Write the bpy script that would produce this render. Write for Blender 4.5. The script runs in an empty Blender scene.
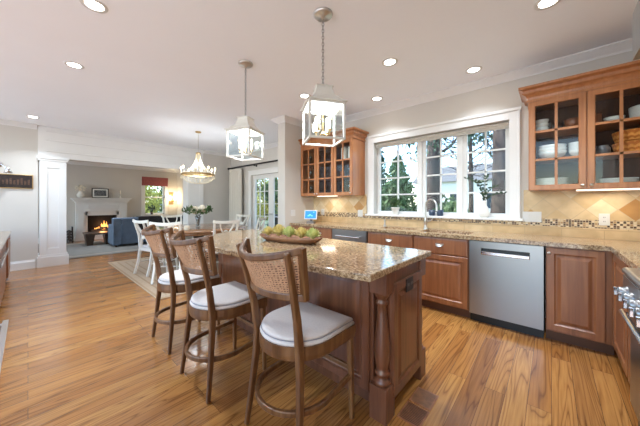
import bpy, bmesh, math, random
from mathutils import Vector, Matrix, Euler

random.seed(7)
C = bpy.context.scene.collection
SC = bpy.context.scene
PI = math.pi

# ------------------------------------------------------------------ camera, world, sun, exposure
cam_d = bpy.data.cameras.new('camera')
cam = bpy.data.objects.new('camera', cam_d)
C.objects.link(cam)
cam.location = (0, 0, 1.27)
cam.rotation_euler = (math.radians(90), 0, math.radians(41.68))
cam_d.sensor_width = 36
cam_d.lens = 36 * 260 / 640
cam_d.shift_y = -(213 - 203.1) / 640
cam_d.clip_start = 0.02
cam_d.clip_end = 300
SC.camera = cam

world = bpy.data.worlds.new('sky')
SC.world = world
world.use_nodes = True
wn = world.node_tree.nodes
wl = world.node_tree.links
wn.clear()
w_out = wn.new('ShaderNodeOutputWorld')
w_bg = wn.new('ShaderNodeBackground')
w_sky = wn.new('ShaderNodeTexSky')
w_sky.sky_type = 'NISHITA'
w_sky.sun_disc = False
w_sky.sun_elevation = math.radians(38)
w_sky.sun_rotation = math.radians(165)
w_sky.air_density = 1.3
w_sky.dust_density = 0.3
w_mix = wn.new('ShaderNodeMix')
w_mix.data_type = 'RGBA'
w_cl = wn.new('ShaderNodeTexNoise')
w_cl.inputs['Scale'].default_value = 5.0
w_cl.inputs['Detail'].default_value = 6.0
w_cr = wn.new('ShaderNodeValToRGB')
w_cr.color_ramp.elements[0].position = 0.42
w_cr.color_ramp.elements[0].color = (0.05, 0.05, 0.05, 1)
w_cr.color_ramp.elements[1].position = 0.66
w_cr.color_ramp.elements[1].color = (0.6, 0.6, 0.6, 1)
w_mix.inputs[7].default_value = (4.2, 5.1, 6.3, 1)
wl.new(w_cl.outputs['Fac'], w_cr.inputs['Fac'])
wl.new(w_cr.outputs['Color'], w_mix.inputs[0])
wl.new(w_sky.outputs['Color'], w_mix.inputs[6])
w_tint = wn.new('ShaderNodeMix')
w_tint.data_type = 'RGBA'
w_tint.blend_type = 'MULTIPLY'
w_tint.inputs[0].default_value = 1.0
w_tint.inputs[7].default_value = (0.74, 0.87, 1.0, 1)
wl.new(w_mix.outputs[2], w_tint.inputs[6])
wl.new(w_tint.outputs[2], w_bg.inputs['Color'])
wl.new(w_bg.outputs['Background'], w_out.inputs['Surface'])
w_bg.inputs['Strength'].default_value = 0.42

sun_d = bpy.data.lights.new('sun', 'SUN')
sun_d.energy = 6.0
sun_d.color = (1.0, 0.95, 0.86)
sun_d.angle = math.radians(1.0)
sun = bpy.data.objects.new('sun', sun_d)
C.objects.link(sun)
sun.rotation_euler = Vector((0.72, 0.25, -0.65)).to_track_quat('-Z', 'Y').to_euler()

SC.view_settings.view_transform = 'Standard'
SC.view_settings.look = 'None'
SC.view_settings.gamma = 1.0
SC.view_settings.use_curve_mapping = False
SC.view_settings.exposure = 0.52
CAN_W = 11.0          # watts of each recessed lamp
BULB = 7.0            # emission strength of the candle bulbs


# ------------------------------------------------------------------ colour and materials
def lin(v):
    v /= 255.0
    return v / 12.92 if v <= 0.04045 else ((v + 0.055) / 1.055) ** 2.4


def rgb(r, g, b):
    return (lin(r), lin(g), lin(b), 1.0)


def new_mat(name):
    m = bpy.data.materials.new(name)
    m.use_nodes = True
    nt = m.node_tree
    b = nt.nodes.get('Principled BSDF')
    return m, nt, b


def ramp(nt, stops):
    r = nt.nodes.new('ShaderNodeValToRGB')
    e = r.color_ramp.elements
    while len(e) < len(stops):
        e.new(0.5)
    for k, (p, col) in enumerate(stops):
        e[k].position = p
        e[k].color = col
    return r


def coords(nt, scale=(1, 1, 1), rot=(0, 0, 0)):
    t = nt.nodes.new('ShaderNodeTexCoord')
    mp = nt.nodes.new('ShaderNodeMapping')
    mp.inputs['Scale'].default_value = scale
    mp.inputs['Rotation'].default_value = rot
    nt.links.new(t.outputs['Object'], mp.inputs['Vector'])
    return mp.outputs['Vector']


def plain(name, col, rough=0.5, metal=0.0, var=0.04, scale=6.0, spec=0.5, coat=0.0):
    m, nt, b = new_mat(name)
    n = nt.nodes.new('ShaderNodeTexNoise')
    n.inputs['Scale'].default_value = scale
    n.inputs['Detail'].default_value = 3
    nt.links.new(coords(nt), n.inputs['Vector'])
    lo = tuple(max(0, c * (1 - var)) for c in col[:3]) + (1,)
    hi = tuple(min(1, c * (1 + var)) for c in col[:3]) + (1,)
    r = ramp(nt, [(0.3, lo), (0.7, hi)])
    nt.links.new(n.outputs['Fac'], r.inputs['Fac'])
    nt.links.new(r.outputs['Color'], b.inputs['Base Color'])
    b.inputs['Roughness'].default_value = rough
    b.inputs['Metallic'].default_value = metal
    b.inputs['Specular IOR Level'].default_value = spec
    b.inputs['Coat Weight'].default_value = coat
    b.inputs['Coat Roughness'].default_value = 0.12
    return m


def wood(name, dark, mid, light, grain=(26, 26, 1.6), rough=0.35, coat=0.25):
    m, nt, b = new_mat(name)
    n = nt.nodes.new('ShaderNodeTexNoise')
    n.inputs['Scale'].default_value = 1.0
    n.inputs['Detail'].default_value = 5
    n.inputs['Distortion'].default_value = 0.8
    nt.links.new(coords(nt, grain), n.inputs['Vector'])
    n2 = nt.nodes.new('ShaderNodeTexNoise')
    n2.inputs['Scale'].default_value = 2.2
    nt.links.new(coords(nt, (1, 1, 0.6)), n2.inputs['Vector'])
    ad = nt.nodes.new('ShaderNodeMix')
    ad.inputs[0].default_value = 0.35
    nt.links.new(n.outputs['Fac'], ad.inputs[2])
    nt.links.new(n2.outputs['Fac'], ad.inputs[3])
    r = ramp(nt, [(0.30, dark), (0.5, mid), (0.70, light)])
    nt.links.new(ad.outputs[0], r.inputs['Fac'])
    nt.links.new(r.outputs['Color'], b.inputs['Base Color'])
    b.inputs['Roughness'].default_value = rough
    b.inputs['Coat Weight'].default_value = coat
    b.inputs['Coat Roughness'].default_value = 0.2
    return m


def emit(name, col, strength):
    m, nt, b = new_mat(name)
    b.inputs['Base Color'].default_value = col
    b.inputs['Emission Color'].default_value = col
    b.inputs['Emission Strength'].default_value = strength
    return m


def glass_mat(name, tint=(0.96, 0.98, 0.98, 1), refl=0.08):
    m, nt, b = new_mat(name)
    nt.nodes.remove(b)
    out = nt.nodes.get('Material Output')
    tr = nt.nodes.new('ShaderNodeBsdfTransparent')
    tr.inputs['Color'].default_value = tint
    gl = nt.nodes.new('ShaderNodeBsdfGlossy')
    gl.inputs['Roughness'].default_value = 0.03
    fr = nt.nodes.new('ShaderNodeLayerWeight')
    pw = nt.nodes.new('ShaderNodeMath')
    pw.operation = 'POWER'
    pw.inputs[1].default_value = 4.0
    nt.links.new(fr.outputs['Facing'], pw.inputs[0])
    ma = nt.nodes.new('ShaderNodeMath')
    ma.operation = 'MULTIPLY_ADD'
    ma.inputs[1].default_value = 0.6
    ma.inputs[2].default_value = refl * 0.4
    nt.links.new(pw.outputs[0], ma.inputs[0])
    mx = nt.nodes.new('ShaderNodeMixShader')
    nt.links.new(ma.outputs[0], mx.inputs['Fac'])
    nt.links.new(tr.outputs['BSDF'], mx.inputs[1])
    nt.links.new(gl.outputs['BSDF'], mx.inputs[2])
    nt.links.new(mx.outputs['Shader'], out.inputs['Surface'])
    return m


def floor_mat():
    m, nt, b = new_mat('oak_floor')
    L = nt.links
    t = nt.nodes.new('ShaderNodeTexCoord')
    mp = nt.nodes.new('ShaderNodeMapping')
    mp.inputs['Rotation'].default_value = (0, 0, PI / 2)
    L.new(t.outputs['Object'], mp.inputs['Vector'])
    br = nt.nodes.new('ShaderNodeTexBrick')
    br.offset = 0.37
    br.inputs['Color1'].default_value = (0, 0, 0, 1)
    br.inputs['Color2'].default_value = (1, 1, 1, 1)
    br.inputs['Mortar'].default_value = (0.5, 0.5, 0.5, 1)
    br.inputs['Scale'].default_value = 1.0
    br.inputs['Mortar Size'].default_value = 0.0012
    br.inputs['Brick Width'].default_value = 2.1
    br.inputs['Row Height'].default_value = 0.115
    L.new(mp.outputs['Vector'], br.inputs['Vector'])
    mul = nt.nodes.new('ShaderNodeMath')
    mul.operation = 'MULTIPLY'
    mul.inputs[1].default_value = 37.0
    L.new(br.outputs['Color'], mul.inputs[0])
    # broad cathedral figure
    mp2 = nt.nodes.new('ShaderNodeMapping')
    mp2.inputs['Scale'].default_value = (10.0, 0.55, 1)
    L.new(t.outputs['Object'], mp2.inputs['Vector'])
    n1 = nt.nodes.new('ShaderNodeTexNoise')
    n1.noise_dimensions = '4D'
    n1.inputs['Scale'].default_value = 1.0
    n1.inputs['Detail'].default_value = 1.5
    n1.inputs['Distortion'].default_value = 0.4
    L.new(mp2.outputs['Vector'], n1.inputs['Vector'])
    L.new(mul.outputs[0], n1.inputs['W'])
    m2 = nt.nodes.new('ShaderNodeMath')
    m2.operation = 'MULTIPLY'
    m2.inputs[1].default_value = 13.0
    L.new(n1.outputs['Fac'], m2.inputs[0])
    fr = nt.nodes.new('ShaderNodeMath')
    fr.operation = 'PINGPONG'
    fr.inputs[1].default_value = 0.5
    L.new(m2.outputs[0], fr.inputs[0])
    # fine pores
    mp3 = nt.nodes.new('ShaderNodeMapping')
    mp3.inputs['Scale'].default_value = (95, 3.5, 1)
    L.new(t.outputs['Object'], mp3.inputs['Vector'])
    n2 = nt.nodes.new('ShaderNodeTexNoise')
    n2.noise_dimensions = '4D'
    n2.inputs['Detail'].default_value = 4
    n2.inputs['Scale'].default_value = 1.0
    L.new(mp3.outputs['Vector'], n2.inputs['Vector'])
    L.new(mul.outputs[0], n2.inputs['W'])
    rb = ramp(nt, [(0.0, rgb(158, 104, 52)), (0.35, rgb(172, 118, 62)), (0.7, rgb(184, 132, 72)), (1.0, rgb(142, 91, 46))])
    L.new(br.outputs['Color'], rb.inputs['Fac'])
    rg = ramp(nt, [(0.0, (0.40, 0.30, 0.24, 1)), (0.12, (0.84, 0.80, 0.76, 1)), (0.5, (1.05, 1.04, 1.03, 1))])
    L.new(fr.outputs[0], rg.inputs['Fac'])
    rp = ramp(nt, [(0.32, (0.74, 0.68, 0.62, 1)), (0.55, (1.03, 1.03, 1.03, 1))])
    L.new(n2.outputs['Fac'], rp.inputs['Fac'])
    a = nt.nodes.new('ShaderNodeMix')
    a.data_type = 'RGBA'
    a.blend_type = 'MULTIPLY'
    a.inputs[0].default_value = 0.85
    L.new(rb.outputs['Color'], a.inputs[6])
    L.new(rg.outputs['Color'], a.inputs[7])
    c = nt.nodes.new('ShaderNodeMix')
    c.data_type = 'RGBA'
    c.blend_type = 'MULTIPLY'
    c.inputs[0].default_value = 0.8
    L.new(a.outputs[2], c.inputs[6])
    L.new(rp.outputs['Color'], c.inputs[7])
    d = nt.nodes.new('ShaderNodeMix')
    d.data_type = 'RGBA'
    L.new(br.outputs['Fac'], d.inputs[0])
    L.new(c.outputs[2], d.inputs[6])
    d.inputs[7].default_value = rgb(84, 48, 26)
    L.new(d.outputs[2], b.inputs['Base Color'])
    b.inputs['Roughness'].default_value = 0.27
    b.inputs['Coat Weight'].default_value = 0.35
    b.inputs['Coat Roughness'].default_value = 0.12
    return m


def granite_mat():
    m, nt, b = new_mat('granite')
    L = nt.links
    v = coords(nt)
    n1 = nt.nodes.new('ShaderNodeTexNoise')
    n1.inputs['Scale'].default_value = 48
    n1.inputs['Detail'].default_value = 6
    n1.inputs['Roughness'].default_value = 0.75
    L.new(v, n1.inputs['Vector'])
    vo = nt.nodes.new('ShaderNodeTexVoronoi')
    vo.inputs['Scale'].default_value = 110
    L.new(v, vo.inputs['Vector'])
    n3 = nt.nodes.new('ShaderNodeTexNoise')
    n3.inputs['Scale'].default_value = 5
    n3.inputs['Detail'].default_value = 3
    L.new(v, n3.inputs['Vector'])
    r1 = ramp(nt, [(0.30, rgb(52, 40, 34)), (0.40, rgb(122, 98, 74)), (0.52, rgb(178, 152, 120)), (0.64, rgb(206, 188, 160)), (0.76, rgb(140, 110, 82))])
    L.new(n1.outputs['Fac'], r1.inputs['Fac'])
    mix = nt.nodes.new('ShaderNodeMix')
    mix.data_type = 'RGBA'
    mix.blend_type = 'MULTIPLY'
    r2 = ramp(nt, [(0.0, (0.42, 0.36, 0.32, 1)), (0.22, (1, 1, 1, 1))])
    sep = nt.nodes.new('ShaderNodeSeparateColor')
    L.new(vo.outputs['Color'], sep.inputs['Color'])
    L.new(sep.outputs[0], r2.inputs['Fac'])
    mix.inputs[0].default_value = 0.75
    L.new(r1.outputs['Color'], mix.inputs[6])
    L.new(r2.outputs['Color'], mix.inputs[7])
    mix2 = nt.nodes.new('ShaderNodeMix')
    mix2.data_type = 'RGBA'
    mix2.blend_type = 'MULTIPLY'
    mix2.inputs[0].default_value = 1
    r3 = ramp(nt, [(0.35, (0.85, 0.80, 0.76, 1)), (0.65, (1.1, 1.06, 1.0, 1))])
    L.new(n3.outputs['Fac'], r3.inputs['Fac'])
    L.new(mix.outputs[2], mix2.inputs[6])
    L.new(r3.outputs['Color'], mix2.inputs[7])
    L.new(mix2.outputs[2], b.inputs['Base Color'])
    b.inputs['Roughness'].default_value = 0.09
    b.inputs['Specular IOR Level'].default_value = 0.6
    return m


def tile_mat(name, cols, w, h, rot, offset, grout, gs=0.003):
    m, nt, b = new_mat(name)
    L = nt.links
    t = nt.nodes.new('ShaderNodeTexCoord')
    sp = nt.nodes.new('ShaderNodeSeparateXYZ')
    cb = nt.nodes.new('ShaderNodeCombineXYZ')
    L.new(t.outputs['Object'], sp.inputs[0])
    ad = nt.nodes.new('ShaderNodeMath')      # x along the north wall, y along the east wall
    ad.operation = 'ADD'
    L.new(sp.outputs['X'], ad.inputs[0])
    L.new(sp.outputs['Y'], ad.inputs[1])
    L.new(ad.outputs[0], cb.inputs['X'])
    L.new(sp.outputs['Z'], cb.inputs['Y'])
    mp = nt.nodes.new('ShaderNodeMapping')
    mp.inputs['Rotation'].default_value = (0, 0, rot)
    L.new(cb.outputs[0], mp.inputs['Vector'])
    br = nt.nodes.new('ShaderNodeTexBrick')
    br.offset = offset
    br.inputs['Color1'].default_value = (0, 0, 0, 1)
    br.inputs['Color2'].default_value = (1, 1, 1, 1)
    br.inputs['Mortar'].default_value = (0.5, 0.5, 0.5, 1)
    br.inputs['Scale'].default_value = 1.0
    br.inputs['Mortar Size'].default_value = gs
    br.inputs['Brick Width'].default_value = w
    br.inputs['Row Height'].default_value = h
    L.new(mp.outputs['Vector'], br.inputs['Vector'])
    r = ramp(nt, [(k / max(1, len(cols) - 1), c) for k, c in enumerate(cols)])
    if len(cols) > 4:
        r.color_ramp.interpolation = 'CONSTANT'
    L.new(br.outputs['Color'], r.inputs['Fac'])
    n = nt.nodes.new('ShaderNodeTexNoise')
    n.inputs['Scale'].default_value = 9
    n.inputs['Detail'].default_value = 5
    L.new(t.outputs['Object'], n.inputs['Vector'])
    r2 = ramp(nt, [(0.3, (0.86, 0.82, 0.76, 1)), (0.65, (1.05, 1.05, 1.04, 1))])
    L.new(n.outputs['Fac'], r2.inputs['Fac'])
    mx = nt.nodes.new('ShaderNodeMix')
    mx.data_type = 'RGBA'
    mx.blend_type = 'MULTIPLY'
    mx.inputs[0].default_value = 1
    L.new(r.outputs['Color'], mx.inputs[6])
    L.new(r2.outputs['Color'], mx.inputs[7])
    d = nt.nodes.new('ShaderNodeMix')
    d.data_type = 'RGBA'
    L.new(br.outputs['Fac'], d.inputs[0])
    L.new(mx.outputs[2], d.inputs[6])
    d.inputs[7].default_value = grout
    L.new(d.outputs[2], b.inputs['Base Color'])
    b.inputs['Roughness'].default_value = 0.4
    return m


def steel_mat(name, col, rough=0.26, stretch=(2, 2, 160)):
    m, nt, b = new_mat(name)
    n = nt.nodes.new('ShaderNodeTexNoise')
    n.inputs['Scale'].default_value = 1
    n.inputs['Detail'].default_value = 2
    nt.links.new(coords(nt, stretch), n.inputs['Vector'])
    r = ramp(nt, [(0.3, (rough - 0.02,) * 3 + (1,)), (0.7, (rough + 0.03,) * 3 + (1,))])
    nt.links.new(n.outputs['Fac'], r.inputs['Fac'])
    nt.links.new(r.outputs['Color'], b.inputs['Roughness'])
    b.inputs['Base Color'].default_value = col
    b.inputs['Metallic'].default_value = 1
    return m


def rings_mat(name, c1, c2, scale, rough=0.95):
    m, nt, b = new_mat(name)
    w = nt.nodes.new('ShaderNodeTexWave')
    w.wave_type = 'RINGS'
    w.rings_direction = 'Z'
    w.inputs['Scale'].default_value = scale
    w.inputs['Distortion'].default_value = 0.6
    nt.links.new(coords(nt), w.inputs['Vector'])
    r = ramp(nt, [(0.2, c1), (0.8, c2)])
    nt.links.new(w.outputs['Fac'], r.inputs['Fac'])
    nt.links.new(r.outputs['Color'], b.inputs['Base Color'])
    b.inputs['Roughness'].default_value = rough
    return m


def leaf_mat(name, dark, light):
    m, nt, b = new_mat(name)
    n = nt.nodes.new('ShaderNodeTexNoise')
    n.inputs['Scale'].default_value = 7
    n.inputs['Detail'].default_value = 4
    nt.links.new(coords(nt), n.inputs['Vector'])
    r = ramp(nt, [(0.35, dark), (0.65, light)])
    nt.links.new(n.outputs['Fac'], r.inputs['Fac'])
    nt.links.new(r.outputs['Color'], b.inputs['Base Color'])
    b.inputs['Roughness'].default_value = 0.6
    return m


M = {}
M['floor'] = floor_mat()
M['granite'] = granite_mat()
M['wall'] = plain('greige_paint', rgb(204, 197, 188), 0.75, var=0.012, scale=3)
M['ceiling'] = plain('ceiling_paint', rgb(246, 247, 249), 0.85, var=0.008, scale=2)
M['trim'] = plain('white_trim', rgb(226, 223, 219), 0.4, var=0.01)
M['cherry'] = wood('cherry_cabinet', rgb(118, 70, 42), rgb(144, 90, 56), rgb(164, 108, 70))
M['cherry_lit'] = wood('cherry_upper_lit', rgb(150, 92, 54), rgb(174, 112, 68), rgb(190, 128, 82))  # same cherry, lightened: the light on the upper cabinets is in the colour
M['cherry_dark'] = wood('cherry_island', rgb(82, 47, 31), rgb(110, 66, 43), rgb(132, 82, 55), rough=0.3, coat=0.4)
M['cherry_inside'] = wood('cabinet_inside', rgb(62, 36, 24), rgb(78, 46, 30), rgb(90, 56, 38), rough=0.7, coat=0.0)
M['vent_wood'] = wood('vent_wood', rgb(96, 62, 40), rgb(126, 84, 54), rgb(146, 100, 66))
M['toe'] = plain('toe_kick', rgb(96, 60, 40), 0.5)
M['stool'] = wood('stool_wood', rgb(74, 43, 21), rgb(106, 68, 37), rgb(138, 96, 56), grain=(30, 30, 3), rough=0.42)
M['cane'] = plain('cane', rgb(190, 146, 112), 0.7, var=0.15, scale=60)
M['cushion'] = plain('linen', rgb(216, 206, 198), 0.95, var=0.04, scale=90)
M['piping'] = plain('grey_piping', rgb(150, 146, 152), 0.9)
M['steel'] = steel_mat('stainless', (0.34, 0.335, 0.33, 1), 0.30, (9, 9, 0.6))
M['steel_dark'] = steel_mat('dark_stainless', (0.32, 0.32, 0.33, 1), 0.3)
M['chrome'] = plain('chrome', (0.75, 0.75, 0.76, 1), 0.14, 1.0, var=0.02)
M['nickel'] = plain('brushed_nickel', (0.62, 0.6, 0.56, 1), 0.3, 1.0, var=0.03)
M['black'] = plain('black_plastic', rgb(22, 20, 20), 0.35)
M['black_metal'] = plain('black_iron', rgb(34, 28, 26), 0.45, 0.4)
M['white'] = plain('white_glaze', rgb(232, 228, 220), 0.25, var=0.02)
M['white_plastic'] = plain('white_plastic', rgb(216, 214, 210), 0.35, var=0.01)
M['glass'] = glass_mat('clear_glass', refl=0.05)
M['pane'] = glass_mat('window_glass', (0.97, 0.985, 0.99, 1), 0.02)
M['goblet'] = glass_mat('drinking_glass', (0.82, 0.84, 0.85, 1), 0.35)
M['diamond'] = tile_mat('travertine_diamond', [rgb(182, 130, 64), rgb(206, 176, 130), rgb(214, 190, 150), rgb(224, 208, 178)], 0.155, 0.155, PI / 4, 0.0, rgb(196, 172, 136))
M['tile'] = tile_mat('travertine_tile', [rgb(196, 158, 106), rgb(216, 188, 146), rgb(206, 174, 128)], 0.31, 0.2, 0, 0.5, rgb(190, 160, 118))
M['mosaic'] = tile_mat('mosaic', [rgb(60, 38, 26), rgb(214, 190, 150), rgb(104, 68, 42), rgb(176, 140, 96), rgb(76, 48, 34), rgb(222, 204, 172), rgb(52, 34, 26)], 0.021, 0.021, 0, 0.0, rgb(196, 176, 144), 0.002)
M['candle'] = emit('candle_bulb', (1.0, 0.80, 0.52, 1), BULB)
M['can'] = emit('can_lamp', (1.0, 0.94, 0.86, 1), 14.0)
M['lantern'] = plain('lantern_paint', rgb(214, 208, 198), 0.4, var=0.03)
M['ivory'] = plain('candle_sleeve', rgb(232, 222, 204), 0.6)
M['gold'] = plain('aged_gold', (0.55, 0.38, 0.18, 1), 0.35, 1.0, var=0.1)
M['bead'] = plain('pearl_bead', rgb(206, 192, 164), 0.3, var=0.04)
M['bowl_wood'] = wood('dough_bowl', rgb(104, 66, 40), rgb(138, 92, 58), rgb(168, 118, 78), grain=(4, 30, 30), rough=0.6, coat=0)
M['succulent'] = leaf_mat('succulent', rgb(150, 160, 64), rgb(238, 234, 168))
M['artichoke'] = leaf_mat('golden_artichoke', rgb(186, 154, 62), rgb(242, 228, 160))
M['rattan'] = rings_mat('orange_rattan', rgb(190, 104, 38), rgb(226, 150, 72), 30)
M['curtain'] = plain('curtain_linen', rgb(214, 206, 194), 0.95, var=0.03, scale=40)
M['sofa'] = plain('blue_velvet', rgb(90, 104, 122), 0.85, var=0.1, scale=7)
M['charcoal'] = plain('charcoal_throw', rgb(48, 46, 48), 0.95, var=0.15, scale=25)
M['rug'] = plain('jute', rgb(178, 156, 130), 0.95, var=0.10, scale=40)
M['rug_border'] = plain('jute_border', rgb(160, 134, 104), 0.95, var=0.1, scale=30)
M['grey_rug'] = plain('grey_rug', rgb(118, 114, 108), 0.95, var=0.10, scale=5)
M['rug_edge'] = plain('rug_edge', rgb(150, 140, 126), 0.95, var=0.05, scale=5)
M['table_wood'] = wood('table_wood', rgb(120, 78, 48), rgb(156, 110, 74), rgb(178, 132, 94), grain=(3, 26, 26), rough=0.14, coat=0.5)
M['dark_wood'] = wood('dark_wood', rgb(48, 32, 24), rgb(66, 46, 34), rgb(84, 60, 44))
M['chair_white'] = plain('chair_white', rgb(228, 222, 210), 0.4, var=0.02)
M['marble'] = plain('white_marble', rgb(226, 222, 216), 0.3, var=0.04, scale=4)
M['soot'] = plain('soot', rgb(30, 24, 22), 0.9)
M['flame'] = emit('flame', (1.0, 0.40, 0.09, 1), 2.6)
M['red_shade'] = plain('red_roman_shade', rgb(150, 82, 80), 0.9, var=0.15, scale=25)
M['shade'] = plain('woven_shade', rgb(196, 190, 180), 0.9, var=0.08, scale=40)
M['screen'] = emit('tablet_screen', (0.02, 0.20, 0.62, 1), 0.55)
M['screen_light'] = emit('tablet_cloud', (0.12, 0.45, 0.85, 1), 0.7)
M['petal'] = plain('petal_cream', rgb(236, 224, 202), 0.8, var=0.08, scale=30)
M['leaf'] = leaf_mat('leaf', rgb(40, 66, 30), rgb(96, 124, 60))
M['leaf_dark'] = leaf_mat('leaf_dark', rgb(30, 44, 30), rgb(62, 84, 54))
M['tree_green'] = leaf_mat('tree_green', rgb(50, 78, 44), rgb(104, 128, 76))
M['pine'] = leaf_mat('pine_needles', rgb(36, 58, 46), rgb(84, 104, 80))
M['tree_yellow'] = leaf_mat('tree_yellow', rgb(112, 122, 40), rgb(214, 208, 110))
M['bark'] = wood('bark', rgb(46, 38, 36), rgb(74, 62, 58), rgb(100, 88, 80), grain=(14, 14, 3), rough=0.9, coat=0)
M['lawn'] = leaf_mat('lawn', rgb(74, 90, 44), rgb(116, 122, 70))
M['patio'] = plain('patio_stone', rgb(176, 172, 166), 0.9, var=0.1)
M['bounce_slab'] = plain('pale_bounce_slab', rgb(214, 214, 216), 0.9, var=0.05)  # pale, for the unseen slab that bounces sun towards the ceiling
M['siding'] = plain('white_siding', rgb(226, 226, 224), 0.7, var=0.02)
M['roof'] = plain('roof_grey', rgb(110, 108, 108), 0.9)
M['window_dark'] = plain('dark_pane', rgb(60, 70, 80), 0.1)
M['blue_glaze'] = plain('dark_blue_glaze', rgb(48, 62, 84), 0.3, var=0.1)
M['grey_glaze'] = plain('grey_glaze', rgb(112, 108, 108), 0.3, var=0.1)
M['brown_glaze'] = plain('brown_glaze', rgb(132, 76, 44), 0.3, var=0.15)
M['art_dark'] = plain('dark_print', rgb(40, 28, 24), 0.4, var=0.6, scale=14)
M['art_warm'] = plain('figures', rgb(84, 58, 44), 0.5, var=0.5, scale=40)
M['art_grey'] = plain('grey_print', rgb(104, 104, 104), 0.4, var=0.8, scale=22)
M['paper'] = plain('mat_board', rgb(230, 228, 222), 0.8, var=0.01)
M['under_light'] = emit('under_light', (1.0, 0.88, 0.72, 1), 1.1)


# ------------------------------------------------------------------ mesh builder
class MB:
    def __init__(s):
        s.v, s.f, s.sm = [], [], []

    def add(s, vs, fs, smooth=False):
        o = len(s.v)
        s.v += [tuple(p) for p in vs]
        for f in fs:
            s.f.append([i + o for i in f])
            s.sm.append(smooth)
        return s

    def box(s, x0, x1, y0, y1, z0, z1):
        vs = [(x, y, z) for z in (z0, z1) for y in (y0, y1) for x in (x0, x1)]
        return s.add(vs, [(0, 2, 3, 1), (4, 5, 7, 6), (0, 1, 5, 4), (2, 6, 7, 3), (0, 4, 6, 2), (1, 3, 7, 5)])

    def obox(s, c, size, rz=0.0, rx=0.0, ry=0.0):
        R = Euler((rx, ry, rz)).to_matrix()
        a, b, d = size[0] / 2, size[1] / 2, size[2] / 2
        vs = [Vector(c) + R @ Vector((x, y, z)) for z in (-d, d) for y in (-b, b) for x in (-a, a)]
        return s.add(vs, [(0, 2, 3, 1), (4, 5, 7, 6), (0, 1, 5, 4), (2, 6, 7, 3), (0, 4, 6, 2), (1, 3, 7, 5)])

    def prism(s, poly, z0, z1):
        n = len(poly)
        vs = [(x, y, z0) for x, y in poly] + [(x, y, z1) for x, y in poly]
        fs = [tuple(range(n - 1, -1, -1)), tuple(range(n, 2 * n))]
        fs += [(i, (i + 1) % n, n + (i + 1) % n, n + i) for i in range(n)]
        return s.add(vs, fs)

    def rings(s, rs, smooth=True, cap=True, closed=True):
        n = len(rs[0])
        vs = [p for r in rs for p in r]
        fs = []
        for k in range(len(rs) - 1):
            for i in range(n if closed else n - 1):
                j = (i + 1) % n
                fs.append((k * n + i, k * n + j, (k + 1) * n + j, (k + 1) * n + i))
        s.add(vs, fs, smooth)
        if cap:
            s.add(rs[0], [tuple(range(n - 1, -1, -1))])
            s.add(rs[-1], [tuple(range(n))])
        return s

    def lathe(s, prof, c=(0, 0, 0), n=20, axis='z', cap=False):
        rs = []
        for r, h in prof:
            ring = []
            for k in range(n):
                a = 2 * PI * k / n
                if axis == 'z':
                    p = (c[0] + r * math.cos(a), c[1] + r * math.sin(a), c[2] + h)
                elif axis == 'y':
                    p = (c[0] + r * math.cos(a), c[1] + h, c[2] - r * math.sin(a))
                else:
                    p = (c[0] + h, c[1] + r * math.cos(a), c[2] + r * math.sin(a))
                ring.append(p)
            rs.append(ring)
        return s.rings(rs, True, cap)

    def tube(s, pts, r, n=8, closed=False, flat=None):
        """round tube, or rectangular when flat=(width, height); frames kept from world up"""
        P = [Vector(p) for p in pts]
        m = len(P)
        rs = []
        prev = None
        for k in range(m):
            if closed:
                t = P[(k + 1) % m] - P[k - 1]
            else:
                t = P[min(k + 1, m - 1)] - P[max(k - 1, 0)]
            t.normalize()
            up = Vector((0, 0, 1)) if abs(t.z) < 0.9 else Vector((0, 1, 0))
            if prev is None:
                side = t.cross(up).normalized()
            else:
                side = prev - t * prev.dot(t)
                side = side.normalized() if side.length > 1e-5 else t.cross(up).normalized()
            prev = side
            u2 = side.cross(t).normalized()
            rad = r[k] if isinstance(r, (list, tuple)) else r
            if flat:
                fl = flat[k] if isinstance(flat, list) else flat
                a, b = fl[0] / 2, fl[1] / 2
                rs.append([P[k] + side * x + u2 * y for x, y in ((-a, -b), (a, -b), (a, b), (-a, b))])
            else:
                rs.append([P[k] + (side * math.cos(2 * PI * i / n) + u2 * math.sin(2 * PI * i / n)) * rad for i in range(n)])
        if closed:
            rs.append(rs[0])
        return s.rings(rs, not flat, not closed)

    def sphere(s, c, r, n=14, m=9, sc=(1, 1, 1)):
        rs = []
        for k in range(m + 1):
            a = -PI / 2 + PI * k / m
            rr = max(math.cos(a), 0.02) * r
            rs.append([(c[0] + sc[0] * rr * math.cos(2 * PI * i / n), c[1] + sc[1] * rr * math.sin(2 * PI * i / n), c[2] + sc[2] * r * math.sin(a)) for i in range(n)])
        return s.rings(rs, True, True)

    def loops(s, x0, x1, z0, z1, seq, yb, hole=False, side=None):
        """concentric rectangular steps in the XZ plane facing -Y: seq of (inset, y). yb = back plane"""
        rs = []
        st = [(seq[0][0], yb)] + list(seq)
        if hole:
            st = st + [(seq[-1][0], yb), (seq[0][0], yb)]
        for ins, y in st:
            rs.append([(x0 + ins, y, z0 + ins), (x1 - ins, y, z0 + ins), (x1 - ins, y, z1 - ins), (x0 + ins, y, z1 - ins)])
        s.rings(rs, False, False)
        if not hole:
            s.add(rs[-1], [(0, 1, 2, 3)])
            s.add(rs[0], [(3, 2, 1, 0)])
        return s

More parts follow.
